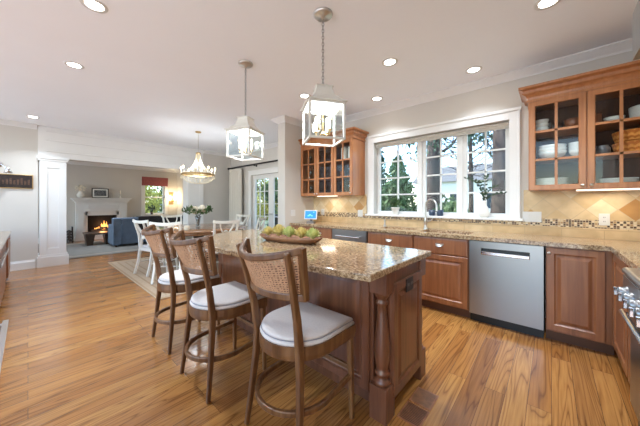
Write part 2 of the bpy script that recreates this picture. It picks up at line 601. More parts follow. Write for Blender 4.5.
    def sweep(s, path, prof, closed=False):
        """profile [(out, z)] along an XY path; out is to the left of travel; mitred"""
        P = [Vector((p[0], p[1])) for p in path]
        m = len(P)
        rs = []
        for k in range(m):
            def nrm(a, b):
                d = (b - a).normalized()
                return Vector((-d.y, d.x))
            if closed or 0 < k < m - 1:
                n1, n2 = nrm(P[k - 1], P[k]), nrm(P[k], P[(k + 1) % m])
                mi = (n1 + n2)
                mi = mi / max(0.2, mi.length_squared / 2) if mi.length > 1e-4 else n1
            elif k == 0:
                mi = nrm(P[0], P[1])
            else:
                mi = nrm(P[-2], P[-1])
            rs.append([(P[k].x + mi.x * o, P[k].y + mi.y * o, z) for o, z in prof])
        if closed:
            rs.append(rs[0])
        return s.rings(rs, False, not closed)

    def build(s, name, m, parent=None, loc=(0, 0, 0), rz=0.0, bevel=0.0, seg=2, sub=0, weld=False, kind=None, label=None):
        me = bpy.data.meshes.new(name)
        me.from_pydata(s.v, [], s.f)
        for p, q in zip(me.polygons, s.sm):
            p.use_smooth = q
        bm = bmesh.new()
        bm.from_mesh(me)
        if weld or bevel:
            bmesh.ops.remove_doubles(bm, verts=bm.verts, dist=1e-5)
        bmesh.ops.recalc_face_normals(bm, faces=bm.faces)
        bm.to_mesh(me)
        bm.free()
        o = bpy.data.objects.new(name, me)
        C.objects.link(o)
        me.materials.append(M[m] if isinstance(m, str) else m)
        o.location = loc
        o.rotation_euler = (0, 0, rz)
        if parent:
            o.parent = parent
        if bevel:
            b = o.modifiers.new('bevel', 'BEVEL')
            b.width = bevel
            b.segments = seg
            b.limit_method = 'ANGLE'
            b.angle_limit = math.radians(40)
        if sub:
            b = o.modifiers.new('sub', 'SUBSURF')
            b.levels = sub
            b.render_levels = sub
        if kind:
            o['kind'] = kind
        if label:
            o['label'] = label
        return o


def empty(name, loc=(0, 0, 0), rz=0.0):
    o = bpy.data.objects.new(name, None)
    o.empty_display_size = 0.1
    C.objects.link(o)
    o.location = loc
    o.rotation_euler = (0, 0, rz)
    return o


def tag(o, label, cat, group=None):
    o['label'] = label
    o['category'] = cat
    if group:
        o['group'] = group
    return o


def dup(root, loc, rz=0.0, label=None, group=None, scale=None):
    def cp(o, par):
        c = o.copy()
        C.objects.link(c)
        if par:
            c.parent = par
        for ch in list(o.children):
            cp(ch, c)
        return c
    r = cp(root, None)
    r.location = loc
    r.rotation_euler = (0, 0, rz)
    if label:
        r['label'] = label
    if group:
        r['group'] = group
    if scale:
        r.scale = scale
    return r


def arc(cx, cy, r, a0, a1, n):
    return [(cx + r * math.cos(a0 + (a1 - a0) * k / n), cy + r * math.sin(a0 + (a1 - a0) * k / n)) for k in range(n + 1)]


def lamp(name, kind, loc, energy, col=(1, 0.9, 0.78), size=0.05, parent=None, spread=None):
    d = bpy.data.lights.new(name, kind)
    d.energy = energy
    d.color = col
    if kind == 'AREA':
        d.shape = 'DISK'
        d.size = size
        if spread:
            d.spread = spread
    else:
        d.shadow_soft_size = size
    o = bpy.data.objects.new(name, d)
    C.objects.link(o)
    o.location = loc
    if parent:
        o.parent = parent
    return o


# ------------------------------------------------------------------ the setting
ZC = 2.80            # kitchen ceiling
YW = 3.806           # window wall
XW = -7.55           # wall with the columns
YD = 4.25            # french door wall
XL = -12.0           # living room end wall
XE = 1.01            # range wall
ZL = 2.65            # living room ceiling

MB().box(-12.3, 1.2, -3.2, 4.4, -0.12, 0).build('floor', 'floor', kind='structure')
MB().box(XW - 0.15, 1.2, -1.6, 4.45, ZC, ZC + 0.15).build('ceiling', 'ceiling', kind='structure')
MB().box(-12.2, XW - 0.15, -3.2, 4.45, ZL, ZL + 0.3).build('ceiling_living_room', 'ceiling', kind='structure')

# window wall with its opening
wx0, wx1, wz0, wz1 = -2.19, -0.375, 1.08, 2.26
w = MB()
w.box(-3.55, wx0, YW, YW + 0.2, 0, ZC)
w.box(wx1, XE + 0.2, YW, YW + 0.2, 0, ZC)
w.box(wx0, wx1, YW, YW + 0.2, 0, wz0)
w.box(wx0, wx1, YW, YW + 0.2, wz1, ZC)
w.build('wall_north', 'wall', kind='structure')
MB().box(XE, XE + 0.2, -3.2, YW, 0, ZC).build('wall_east', 'wall', kind='structure')
MB().box(-3.75, -3.55, 3.05, YD + 0.2, 0, ZC).build('wall_pier', 'wall', kind='structure')
dx0, dx1, dz1 = -6.42, -4.75, 2.06
w = MB()
w.box(XL - 0.2, dx0, YD, YD + 0.2, 0, ZC)
w.box(dx1, -3.75, YD, YD + 0.2, 0, ZC)
w.box(dx0, dx1, YD, YD + 0.2, dz1, ZC)
w.build('wall_dining', 'wall', kind='structure')
w = MB()
w.box(XW - 0.15, XW, -3.2, 0.13, 0, ZC)
w.box(XW - 0.15, XW, 3.37, YD, 0, ZC)
w.build('wall_west', 'wall', kind='structure')
# living room end wall with its window
lx0, lx1, lz0, lz1 = 3.05, 3.78, 0.82, 2.2
w = MB()
w.box(XL - 0.2, XL, -3.2, lx0, 0, ZL)
w.box(XL - 0.2, XL, lx1, YD, 0, ZL)
w.box(XL - 0.2, XL, lx0, lx1, 0, lz0)
w.box(XL - 0.2, XL, lx0, lx1, lz1, ZL)
w.build('wall_living_room', 'wall', kind='structure')

# header and columns
w = MB()
w.box(XW - 0.30, XW + 0.03, 0.13, 3.37, 2.18, ZC)
for z in (2.30, 2.52, 2.70):
    w.box(XW + 0.03, XW + 0.042, 0.24, 3.37, z, z + 0.02)
w.build('trim_header', 'trim', kind='structure', bevel=0.003)


def column(name, y0, y1):
    w = MB()
    xf = XW + 0.03
    w.box(XW - 0.30, xf, y0, y1, 0, 2.18)
    w.box(XW - 0.33, xf + 0.035, y0 - 0.035, y1 + 0.035, 0, 0.20)
    w.box(XW - 0.32, xf + 0.022, y0 - 0.022, y1 + 0.022, 0.20, 0.24)
    w.box(XW - 0.33, xf + 0.04, y0 - 0.04, y1 + 0.04, 2.15, 2.19)
    w.box(XW - 0.32, xf + 0.025, y0 - 0.025, y1 + 0.025, 2.11, 2.15)
    a, b, c, d = y0 + 0.10, y1 - 0.10, 0.36, 1.98
    for (p, q, r, s_) in ((y0, a, 0.24, 2.11), (b, y1, 0.24, 2.11), (a, b, 0.24, c), (a, b, d, 2.11)):
        w.box(xf, xf + 0.014, p, q, r, s_)
    for (p, q, r, s_) in ((a, a + 0.015, c, d), (b - 0.015, b, c, d), (a, b, c, c + 0.015), (a, b, d - 0.015, d)):
        w.box(xf, xf + 0.008, p, q, r, s_)
    w.build(name, 'trim', kind='structure', bevel=0.003)


column('column_south', 0.15, 0.53)
column('column_north', 2.94, 3.37)

crown = [(0, ZC - 0.085), (0.012, ZC - 0.085), (0.018, ZC - 0.07), (0.05, ZC - 0.045), (0.075, ZC - 0.022), (0.09, ZC - 0.012), (0.09, ZC), (0, ZC)]
MB().sweep([(XE, -1.5), (XE, YW), (-3.55, YW), (-3.55, 3.05), (-3.75, 3.05), (-3.75, YD), (XW, YD), (XW, 3.37)], crown).build('trim_crown', 'trim', kind='structure')
MB().sweep([(XW, 0.12), (XW, -1.6)], crown).build('trim_crown_west', 'trim', kind='structure')
crl = [(o * 1.5, z - ZC + ZL) for o, z in crown[:-2]] + [(0.135, ZL), (0, ZL)]
MB().sweep([(XW - 0.15, YD), (XL, YD), (XL, -3.0)], crl).build('trim_crown_living_room', 'trim', kind='structure')
bb = [(0, 0), (0.02, 0), (0.02, 0.13), (0.012, 0.15), (0.008, 0.17), (0, 0.17)]
MB().sweep([(XW, 0.09), (XW, -3.0)], bb).build('baseboard_west', 'trim', kind='structure')
MB().sweep([(-3.55, 3.12), (-3.55, 3.05), (-3.75, 3.05), (-3.75, YD), (dx1 + 0.1, YD)], bb).build('baseboard_pier', 'trim', kind='structure')
MB().sweep([(dx0 - 0.1, YD), (XW, YD), (XW, 3.41)], bb).build('baseboard_dining', 'trim', kind='structure')
MB().sweep([(XL, 1.0), (XL, -3.0)], bb).build('baseboard_living_south', 'trim', kind='structure')
MB().sweep([(XW - 0.3, YD), (XL, YD), (XL, 2.62)], bb).build('baseboard_living_north', 'trim', kind='structure')

# kitchen window
w = MB()
for (a, b, c, d) in ((-2.29, wx0, 1.08, 2.35), (wx1, -0.28, 1.08, 2.35)):
    w.box(a, b, YW - 0.022, YW, c, d)
w.box(wx0, wx1, YW - 0.022, YW, wz1, 2.35)
w.box(-2.31, -0.26, YW - 0.035, YW, 2.35, 2.385)
w.box(-2.30, -2.275, YW - 0.03, YW, 1.08, 2.35)
w.box(-0.295, -0.27, YW - 0.03, YW, 1.08, 2.35)
w.build('trim_window_casing', 'trim', kind='structure', bevel=0.004)
w = MB()
w.box(-2.33, -0.24, YW - 0.06, YW + 0.2, 1.062, 1.09)
w.build('trim_window_sill', 'trim', kind='structure', bevel=0.006)
GY = YW + 0.13
for k, (a, b) in enumerate(((wx0, -1.47), (-1.44, -0.925), (-0.895, wx1))):
    w = MB()
    z0, z1 = 1.09, wz1
    fw = 0.05
    w.box(a, a + fw, GY - 0.02, GY + 0.02, z0, z1)
    w.box(b - fw, b, GY - 0.02, GY + 0.02, z0, z1)
    w.box(a + fw, b - fw, GY - 0.02, GY + 0.02, z0, z0 + 0.05)
    w.box(a + fw, b - fw, GY - 0.02, GY + 0.02, z1 - fw, z1)
    xm = (a + b) / 2
    w.box(xm - 0.011, xm + 0.011, GY - 0.012, GY + 0.012, z0 + fw, z1 - fw)
    for q in (1, 2, 3):
        zq = z0 + 0.05 + (z1 - 0.05 - z0 - 0.05) * q / 4
        w.box(a + fw, b - fw, GY - 0.012, GY + 0.012, zq - 0.011, zq + 0.011)
    o = w.build('window_%d' % (k + 1), 'trim', kind='structure', bevel=0.002)
    MB().box(a + fw, b - fw, GY - 0.002, GY + 0.002, z0 + 0.05, z1 - fw).build('window_pane', 'pane', o)
w = MB()
w.box(-1.47, -1.44, GY - 0.035, GY + 0.03, 1.09, wz1)
w.box(-0.925, -0.895, GY - 0.035, GY + 0.03, 1.09, wz1)
w.build('trim_mullions', 'trim', kind='structure')

# french doors
w = MB()
w.box(dx0 - 0.11, dx0, YD - 0.022, YD, 0, dz1 + 0.11)
w.box(dx1, dx1 + 0.11, YD - 0.022, YD, 0, dz1 + 0.11)
w.box(dx0, dx1, YD - 0.022, YD, dz1, dz1 + 0.11)
w.box(dx0 - 0.12, dx1 + 0.12, YD - 0.032, YD, dz1 + 0.11, dz1 + 0.135)
w.build('trim_door_casing', 'trim', kind='structure', bevel=0.003)
xm = (dx0 + dx1) / 2
for k, (a, b) in enumerate(((dx0, xm), (xm, dx1))):
    w = MB()
    y0, y1 = YD + 0.06, YD + 0.10
    w.box(a, a + 0.11, y0, y1, 0, dz1)
    w.box(b - 0.11, b, y0, y1, 0, dz1)
    w.box(a + 0.11, b - 0.11, y0, y1, 0, 0.22)
    w.box(a + 0.11, b - 0.11, y0, y1, dz1 - 0.12, dz1)
    for q in (1, 2):
        xx = a + 0.11 + (b - a - 0.22) * q / 3
        w.box(xx - 0.01, xx + 0.01, y0 + 0.008, y1 - 0.008, 0.22, dz1 - 0.12)
    for q in range(1, 5):
        zz = 0.22 + (dz1 - 0.34) * q / 5
        w.box(a + 0.11, b - 0.11, y0 + 0.008, y1 - 0.008, zz - 0.01, zz + 0.01)
    o = w.build('door_%d' % (k + 1), 'trim', kind='structure', bevel=0.002)
    MB().box(a + 0.11, b - 0.11, y0 + 0.018, y0 + 0.022, 0.22, dz1 - 0.12).build('door_pane', 'pane', o)
    h = MB()
    hx = b - 0.05 if k == 0 else a + 0.05
    h.lathe([(0.001, -0.05), (0.022, -0.045), (0.026, -0.03), (0.012, -0.012), (0.028, 0.0)], (hx, y0, 0.98), 12, 'y')
    h.build('door_knob', 'nickel', o)

# living room window
w = MB()
w.box(XL, XL + 0.02, lx0 - 0.1, lx0, lz0 - 0.05, lz1 + 0.1)
w.box(XL, XL + 0.02, lx1, lx1 + 0.1, lz0 - 0.05, lz1 + 0.1)
w.box(XL, XL + 0.02, lx0, lx1, lz1, lz1 + 0.1)
w.box(XL, XL + 0.06, lx0 - 0.12, lx1 + 0.12, lz0 - 0.06, lz0)
w.build('trim_living_window', 'trim', kind='structure')
w = MB()
w.box(XL - 0.1, XL - 0.06, lx0, lx0 + 0.05, lz0, lz1)
w.box(XL - 0.1, XL - 0.06, lx1 - 0.05, lx1, lz0, lz1)
w.box(XL - 0.1, XL - 0.06, lx0, lx1, lz0, lz0 + 0.05)
w.box(XL - 0.1, XL - 0.06, lx0, lx1, 1.48, 1.53)
w.box(XL - 0.1, XL - 0.06, lx0, lx1, lz1 - 0.05, lz1)
o = w.build('window_4', 'trim', kind='structure')
MB().box(XL - 0.082, XL - 0.078, lx0 + 0.05, lx1 - 0.05, lz0 + 0.05, lz1 - 0.05).build('window_pane', 'pane', o)

# backsplash
MB().box(-3.55, XE, YW - 0.012, YW, 0.915, 1.018).box(XE - 0.012, XE, 0.3, YW - 0.012, 0.915, 1.018).build('trim_backsplash_base', 'tile', kind='structure')
MB().box(-3.55, XE, YW - 0.014, YW, 1.018, 1.062).box(-3.55, -2.33, YW - 0.014, YW, 1.062, 1.10).box(-0.24, XE, YW - 0.014, YW, 1.062, 1.10).box(XE - 0.014, XE, 0.3, YW - 0.014, 1.018, 1.10).build('trim_mosaic_band', 'mosaic', kind='structure')
MB().box(-3.55, -2.33, YW - 0.012, YW, 1.10, 1.42).box(-0.24, XE, YW - 0.012, YW, 1.10, 1.42).box(XE - 0.012, XE, 0.3, YW - 0.012, 1.10, 1.42).build('trim_backsplash', 'diamond', kind='structure')

# outside ground
MB().box(-80, 60, 4.46, 120, -0.5, -0.35).build('ground', 'lawn', kind='structure')
MB().box(-30, -3.8, 4.46, 8.2, -0.35, -0.12).build('ground_patio', 'patio', kind='structure')
MB().box(-80, -12.4, -40, 4.46, -0.5, -0.35).build('ground_west', 'lawn', kind='structure')
MB().box(-12.3, 40, -40, -3.21, -0.5, -0.12).build('ground_bounce', 'bounce_slab', kind='structure')  # added behind the camera, out of view, to reflect daylight onto the ceiling


# ------------------------------------------------------------------ cabinets
def raised(mb, x0, x1, z0, z1, y=0.0):
    mb.loops(x0, x1, z0, z1, [(0.0, y - 0.017), (0.003, y - 0.02), (0.052, y - 0.02), (0.060, y - 0.012), (0.066, y - 0.010), (0.074, y - 0.010), (0.098, y - 0.018), (0.102, y - 0.018)], y)
    return mb


def drawer_front(mb, x0, x1, z0, z1, y=0.0):
    mb.loops(x0, x1, z0, z1, [(0.0, y - 0.014), (0.004, y - 0.018), (0.016, y - 0.02), (0.022, y - 0.02)], y)
    return mb


def knob(parent, x, z, y=-0.02, m='nickel', r=0.015):
    return MB().lathe([(0.001, -0.026), (r * 0.8, -0.024), (r, -0.018), (r * 0.8, -0.011), (r * 0.4, -0.007), (r * 0.45, 0.0)], (x, y, z), 12, 'y').build('knob', m, parent)


def cup_pull(parent, x, z, y=-0.02):
    mb = MB()
    rs = []
    for k in range(9):
        a = PI * k / 8
        rs.append([(x - 0.045 * math.cos(a) * sx, y - 0.026 * math.sin(t) * math.sin(a), z + 0.016 - 0.03 * (1 - math.cos(t)) * (0.25 + 0.75 * math.sin(a))) for t, sx in ((0, 1), (0.5, 1), (1.0, 0.98), (PI / 2, 0.94))])
    mb.rings(rs, True, False, closed=False)
    mb.box(x - 0.047, x + 0.047, y - 0.004, y, z + 0.013, z + 0.022)
    return mb.build('cup_pull', 'nickel', parent)


YF = 3.19            # north base cabinet faces


def base_unit(name, label, x0, x1, fronts, loc=None, rz=0.0, mat='cherry', depth=0.60, cat='cabinet'):
    """fronts: list of (kind, fx0, fx1, z0, z1, pull)"""
    wd = x1 - x0
    root = empty(name, loc if loc else (x0, YF, 0), rz)
    tag(root, label, cat)
    b = MB().box(0.001, wd - 0.001, 0, depth, 0.10, 0.876)
    b.build('body', mat, root)
    MB().box(0.001, wd - 0.001, 0.06, depth, 0.0, 0.10).build('toe_kick', 'toe', root)
    for kind, a, b_, z0, z1, pull in fronts:
        mb = MB()
        if kind == 'door':
            o = raised(mb, a, b_, z0, z1).build('door', mat, root)
        elif kind == 'drawer':
            o = drawer_front(mb, a, b_, z0, z1).build('drawer', mat, root)
        if pull:
            if pull[0] == 'knob':
                knob(o, pull[1], pull[2])
            else:
                cup_pull(o, pull[1], pull[2])
    return root


base_unit('drawer_base_cabinet', 'cherry base cabinet with two knobbed drawers under the blue tablet', -3.548, -2.572,
          [('drawer', 0.01, 0.52, 0.68, 0.865, ('knob', 0.235, 0.78)), ('drawer', 0.53, 0.966, 0.68, 0.865, ('knob', 0.75, 0.78)),
           ('door', 0.01, 0.26, 0.115, 0.67, ('knob', 0.235, 0.63)), ('door', 0.265, 0.52, 0.115, 0.67, ('knob', 0.29, 0.63)), ('door', 0.53, 0.966, 0.115, 0.67, ('knob', 0.56, 0.63))])
base_unit('sink_base_cabinet', 'cherry base cabinet under the small prep sink with one cup pull', -1.935, -1.282,
          [('drawer', 0.008, 0.645, 0.68, 0.865, ('cup', 0.33, 0.775)), ('door', 0.008, 0.324, 0.115, 0.67, ('knob', 0.29, 0.63)), ('door', 0.33, 0.645, 0.115, 0.67, ('knob', 0.36, 0.63))])
base_unit('sink_base_cabinet', 'cherry base cabinet under the main sink, left of the dishwasher', -1.28, -0.672,
          [('drawer', 0.008, 0.60, 0.68, 0.865, ('cup', 0.31, 0.78)), ('door', 0.008, 0.60, 0.115, 0.67, None)])
base_unit('corner_base_cabinet', 'cherry corner base cabinet with one tall raised-panel door right of the dishwasher', -0.04, 0.392,
          [('door', 0.006, 0.372, 0.115, 0.865, ('knob', 0.024, 0.815))])

# east run beside the range: front faces west
base_unit('corner_base_cabinet', 'narrow cherry cabinet in the corner facing the island, beside the range', 0, 0.56,
          [('door', 0.02, 0.54, 0.115, 0.865, None)], loc=(0.392, YF - 0.02, 0), rz=-PI / 2, depth=0.61)
base_unit('narrow_base_cabinet', 'cherry base cabinet directly left of the steel range', 0, 0.335,
          [('door', 0.01, 0.325, 0.115, 0.865, None)], loc=(0.392, 2.608, 0), rz=-PI / 2, depth=0.61)

# undercounter stainless drawer fridge
root = empty('refrigerator_drawer', (-2.57, YF, 0))
tag(root, 'dark stainless undercounter refrigerator with a bar handle, between cherry drawers', 'refrigerator')
MB().box(0.004, 0.629, 0.0, 0.6, 0.10, 0.872).build('body', 'black', root)
MB().box(0.006, 0.627, -0.025, 0.0, 0.12, 0.868).build('door', 'steel_dark', root, bevel=0.004)
h = MB().tube([(0.10, -0.06, 0.775), (0.53, -0.06, 0.775)], 0.011, 10)
h.tube([(0.13, -0.025, 0.775), (0.13, -0.06, 0.775)], 0.007, 8).tube([(0.50, -0.025, 0.775), (0.50, -0.06, 0.775)], 0.007, 8)
h.build('handle', 'chrome', root)
MB().box(0.01, 0.62, 0.05, 0.5, 0.0, 0.10).build('toe_kick', 'black', root)

# dishwasher
root = empty('dishwasher', (-0.668, YF, 0))
tag(root, 'stainless steel dishwasher with a pocket handle under the granite counter', 'dishwasher')
MB().box(0.006, 0.614, 0.0, 0.58, 0.10, 0.872).build('body', 'black', root)
d = MB()
d.box(0.006, 0.614, -0.03, 0.0, 0.095, 0.735)
d.box(0.006, 0.614, -0.03, 0.0, 0.80, 0.868)
d.box(0.006, 0.115, -0.03, 0.0, 0.735, 0.80)
d.box(0.515, 0.614, -0.03, 0.0, 0.735, 0.80)
d.build('door', 'steel', root)
MB().box(0.115, 0.515, -0.004, 0.0, 0.735, 0.80).build('pocket', 'black', root)
MB().box(0.115, 0.515, -0.042, -0.006, 0.732, 0.768).build('handle', 'chrome', root, bevel=0.006)
MB().box(0.006, 0.614, 0.03, 0.5, 0.0, 0.095).build('toe_kick', 'black', root)

# granite counter with its two sink cut-outs and the leg along the range wall
YC = 3.16
S1 = (-1.84, -1.37, 3.33, 3.60)
S2 = (-1.24, -0.70, 3.27, 3.62)
g = MB()
z0, z1 = 0.876, 0.915
yb = YW - 0.012
g.box(-3.55, S1[0], YC, yb, z0, z1)
g.box(S1[0], S1[1], YC, S1[2], z0, z1)
g.box(S1[0], S1[1], S1[3], yb, z0, z1)
g.box(S1[1], S2[0], YC, yb, z0, z1)
g.box(S2[0], S2[1], YC, S2[2], z0, z1)
g.box(S2[0], S2[1], S2[3], yb, z0, z1)
g.box(S2[1], 0.362, YC, yb, z0, z1)
g.box(0.362, XE - 0.012, 2.274, yb, z0, z1)
tag(g.build('countertop', 'granite'), 'L-shaped speckled granite worktop below the window and around the corner', 'countertop')


def sink(label, s):
    a, b, c, d = s
    m = MB()
    t = 0.012
    zb = 0.70
    m.box(a, b, c, d, zb, zb + t)
    m.box(a - t, a, c, d, zb, 0.875).box(b, b + t, c, d, zb, 0.875)
    m.box(a - t, b + t, c - t, c, zb, 0.875).box(a - t, b + t, d, d + t, zb, 0.875)
    o = m.build('sink', 'steel_dark')
    MB().lathe([(0.001, 0.004), (0.03, 0.004), (0.035, 0.0)], ((a + b) / 2, (c + d) / 2, zb + t), 16).build('drain', 'chrome', o)
    tag(o, label, 'sink')


sink('small undermount prep sink behind the left-hand cup pull drawer', S1)
sink('larger undermount sink below the middle window, beside the tall faucet', S2)

root = empty('faucet', (-1.305, 3.67, 0.915))
tag(root, 'tall brushed gooseneck faucet behind the main sink', 'faucet')
MB().lathe([(0.03, 0), (0.03, 0.012), (0.022, 0.02), (0.02, 0.07), (0.024, 0.075), (0.024, 0.14), (0.018, 0.15), (0.001, 0.152)], n=16).build('base', 'nickel', root)
pts = [(0, 0, 0.14), (0, 0, 0.30)] + [(0.02 * 0 + 0.09 * (1 - math.cos(a)), -0.05 * (1 - math.cos(a)), 0.30 + 0.105 * math.sin(a)) for a in [PI * k / 10 for k in range(1, 11)]]
pts += [(0.18, -0.10, 0.25)]
MB().tube(pts, [0.012] * (len(pts) - 2) + [0.014, 0.016], 10).build('spout', 'nickel', root)
MB().tube([(0.02, 0, 0.10), (0.07, -0.02, 0.115), (0.11, -0.03, 0.15)], [0.012, 0.009, 0.006], 8).build('handle', 'nickel', root)
root = empty('soap_dispenser', (-1.93, 3.68, 0.915))
tag(root, 'short chrome faucet at the small prep sink', 'faucet')
MB().lathe([(0.024, 0), (0.022, 0.02), (0.012, 0.03), (0.012, 0.08), (0.016, 0.085), (0.014, 0.10), (0.001, 0.102)], n=12).build('base', 'nickel', root)
MB().tube([(0, 0, 0.085), (0.03, -0.05, 0.10), (0.04, -0.09, 0.085)], 0.008, 8).build('spout', 'nickel', root)
root.name = 'prep_faucet'

# ------------------------------------------------------------------ wall cabinets
ZU0, ZU1 = 1.40, 2.31
cornice = [(0, 0), (0.016, 0), (0.016, 0.022), (0.006, 0.026), (0.010, 0.045), (0.026, 0.066), (0.050, 0.080), (0.050, 0.092), (0.038, 0.096), (0.044, 0.112), (0.066, 0.122), (0.078, 0.126), (0.078, 0.150), (0, 0.150)]


def wall_cabinet(label, x0, x1, doors, yf, shelves, loc_mat='cherry_lit', path=None):
    root = empty('wall_cabinet', (x0, yf, 0))
    tag(root, label, 'cabinet')
    wd = x1 - x0
    dp = YW - 0.002 - yf
    t = 0.02
    b = MB()
    b.box(0, t, 0.0, dp, ZU0, ZU1)
    b.box(wd - t, wd, 0.0, dp, ZU0, ZU1)
    b.box(t, wd - t, 0.0, dp, ZU0, ZU0 + t)
    b.box(t, wd - t, 0.0, dp, ZU1 - t, ZU1)
    for a, _ in doors[1:]:
        b.box(a - 0.012, a + 0.012, 0.0, 0.02, ZU0 + t, ZU1 - t)
    b.box(0.0, wd, -0.018, -0.001, ZU1 - 0.005, ZU1 + 0.02)
    b.build('body', loc_mat, root)
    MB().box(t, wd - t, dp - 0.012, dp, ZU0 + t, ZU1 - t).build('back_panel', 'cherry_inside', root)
    for z in shelves:
        MB().box(t, wd - t, 0.012, dp - 0.012, z - 0.018, z).build('shelf', loc_mat, root)
    c = [(o, z + ZU1) for o, z in cornice]
    MB().sweep(path(wd, dp), c).build('cornice', loc_mat, root)
    for k, (a, b_) in enumerate(doors):
        s = 0.05
        a2, b2 = a + 0.003, b_ - 0.003
        z0, z1 = ZU0 + 0.002, ZU1 - 0.006
        dmb = MB()
        dmb.loops(a2, b2, z0, z1, [(0, -0.017), (0.003, -0.02), (s - 0.006, -0.02), (s, -0.014)], 0.0, hole=True)
        xm = (a2 + b2) / 2
        dmb.box(xm - 0.011, xm + 0.011, -0.016, -0.002, z0 + s, z1 - s)
        for z in shelves:
            dmb.box(a2 + s, b2 - s, -0.016, -0.002, z - 0.02, z + 0.002)
        o = dmb.build('door', loc_mat, root)
        MB().box(a2 + s - 0.004, b2 - s + 0.004, -0.0055, -0.002, z0 + s - 0.004, z1 - s + 0.004).build('glass_pane', 'glass', o)
        side = b2 - 0.025 if k % 2 == 0 else a2 + 0.025
        knob(o, side, z0 + 0.035, r=0.014)
    return root


YU = 3.45
# out-of-wall side of the path is to the left of travel
wall_cabinet('cherry wall cabinet with glass doors showing white dishes, right of the window', -0.178, 1.008,
             [(0.003, 0.421), (0.424, 0.842)], YU, [1.715, 2.0], path=lambda w, d: [(w, 0), (0, 0), (0, d)])
wall_cabinet('three-door cherry wall cabinet of glassware, left of the window', -3.547, -2.366,
             [(0.003, 0.40), (0.403, 0.79), (0.793, 1.178)], YU, [1.71, 1.99], path=lambda w, d: [(w, d), (w, 0), (0.0, 0)])
for x, lab in ((0.40, 'slim glowing strip light under the right wall cabinet'), (-2.98, 'slim glowing strip light under the left wall cabinet')):
    o = MB().box(x - 0.22, x + 0.22, 3.52, 3.56, ZU0 - 0.014, ZU0).build('under_cabinet_light', 'under_light')
    tag(o, lab, 'light', 'under cabinet lights')
    l = lamp('under_lamp', 'AREA', (0, 0, 0), 1.3, (1, 0.84, 0.62), 0.3, o)
    l.location = (x, 3.56, ZU0 - 0.03)

# ------------------------------------------------------------------ island
IX1, IX0, IY0, IY1 = -0.70, -2.72, 1.36, 1.97
isl = empty('kitchen_island', (0, 0, 0))
isl.location = ((IX0 + IX1) / 2, (IY0 + IY1) / 2, 0)
tag(isl, 'dark cherry kitchen island with turned corner posts and panelled sides', 'island')
OX, OY = -isl.location.x, -isl.location.y


def ib(name, mb, m='cherry_dark', bevel=0.0):
    mb.v = [(x + OX, y + OY, z) for x, y, z in mb.v]
    return mb.build(name, m, isl, bevel=bevel)


b = MB()
b.box(IX0, IX1 - 0.105, IY0 + 0.03, IY1 - 0.03, 0.11, 0.876)
b.box(IX1 - 0.105, IX1 - 0.012, IY0 + 0.075, IY1 - 0.09, 0.11, 0.876)
b.box(IX0 + 0.06, IX1 - 0.08, IY0 + 0.09, IY1 - 0.09, 0.0, 0.11)
b.box(IX1 - 0.11, IX1, IY0 - 0.01, IY0 + 0.10, 0.74, 0.876)      # post head
b.box(IX1 - 0.11, IX1, IY1 - 0.10, IY1, 0.74, 0.876)
b.box(IX1 - 0.106, IX1 - 0.018, IY0 + 0.10, IY1 - 0.10, 0.79, 0.876)
b.box(IX1 - 0.11, IX1, IY0 - 0.01, IY0 + 0.10, 0.0, 0.20)        # post foot
b.box(IX1 - 0.11, IX1, IY1 - 0.10, IY1, 0.0, 0.20)
ib('body', b, bevel=0.003)
e = MB()
raised(e, IY0 + 0.078, IY1 - 0.093, 0.115, 0.79)
e.v = [(IX1 - 0.012 - y, x, z) for x, y, z in e.v]
ib('end_panel', e)
n_p = 3
for k in range(n_p):
    a = IX0 + 0.02 + (IX1 - 0.12 - IX0 - 0.02) * k / n_p
    b_ = IX0 + 0.02 + (IX1 - 0.12 - IX0 - 0.02) * (k + 1) / n_p
    e = MB()
    raised(e, a + 0.005, b_ - 0.005, 0.125, 0.86, IY0 + 0.03)
    ib('side_panel', e)
post = [(0.046, 0.20), (0.05, 0.212), (0.05, 0.222), (0.036, 0.23), (0.03, 0.245), (0.042, 0.255), (0.044, 0.27), (0.034, 0.28), (0.036, 0.30), (0.046, 0.36), (0.048, 0.40), (0.044, 0.46), (0.036, 0.54), (0.028, 0.62), (0.024, 0.66), (0.034, 0.672), (0.036, 0.684), (0.028, 0.695), (0.03, 0.705), (0.042, 0.72), (0.046, 0.74)]
for cy in (IY0 + 0.045, IY1 - 0.05):
    ib('turned_post', MB().lathe(post, (IX1 - 0.055, cy, 0), 20))
o = MB()
o.box(IX1 + 0.006, IX1 + 0.012, 1.60, 1.71, 0.70, 0.785)
ol = ib('outlet', o, 'black', 0.002)
for dy in (-0.026, 0.026):
    q = MB()
    for dd in (-0.008, 0.008):
        q.box(IX1 + 0.012 + OX, IX1 + 0.0135 + OX, 1.655 + dy + dd - 0.0035 + OY, 1.655 + dy + dd + 0.0035 + OY, 0.735, 0.755)
    q.build('receptacle', 'grey_glaze', ol)

ctr = [(-0.668, 1.125), (-0.70, 1.12), (-1.1, 1.06), (-1.5, 1.02), (-1.9, 1.0), (-2.15, 1.01), (-2.35, 1.06), (-2.6, 1.18), (-2.85, 1.37), (-3.03, 1.62), (-3.08, 1.85), (-3.03, 2.03), (-0.668, 2.0)]
o = MB().prism(ctr, 0.876, 0.915).build('island_countertop', 'granite', bevel=0.008, seg=3)
tag(o, 'polished speckled granite island top with a bowed seating edge', 'countertop')


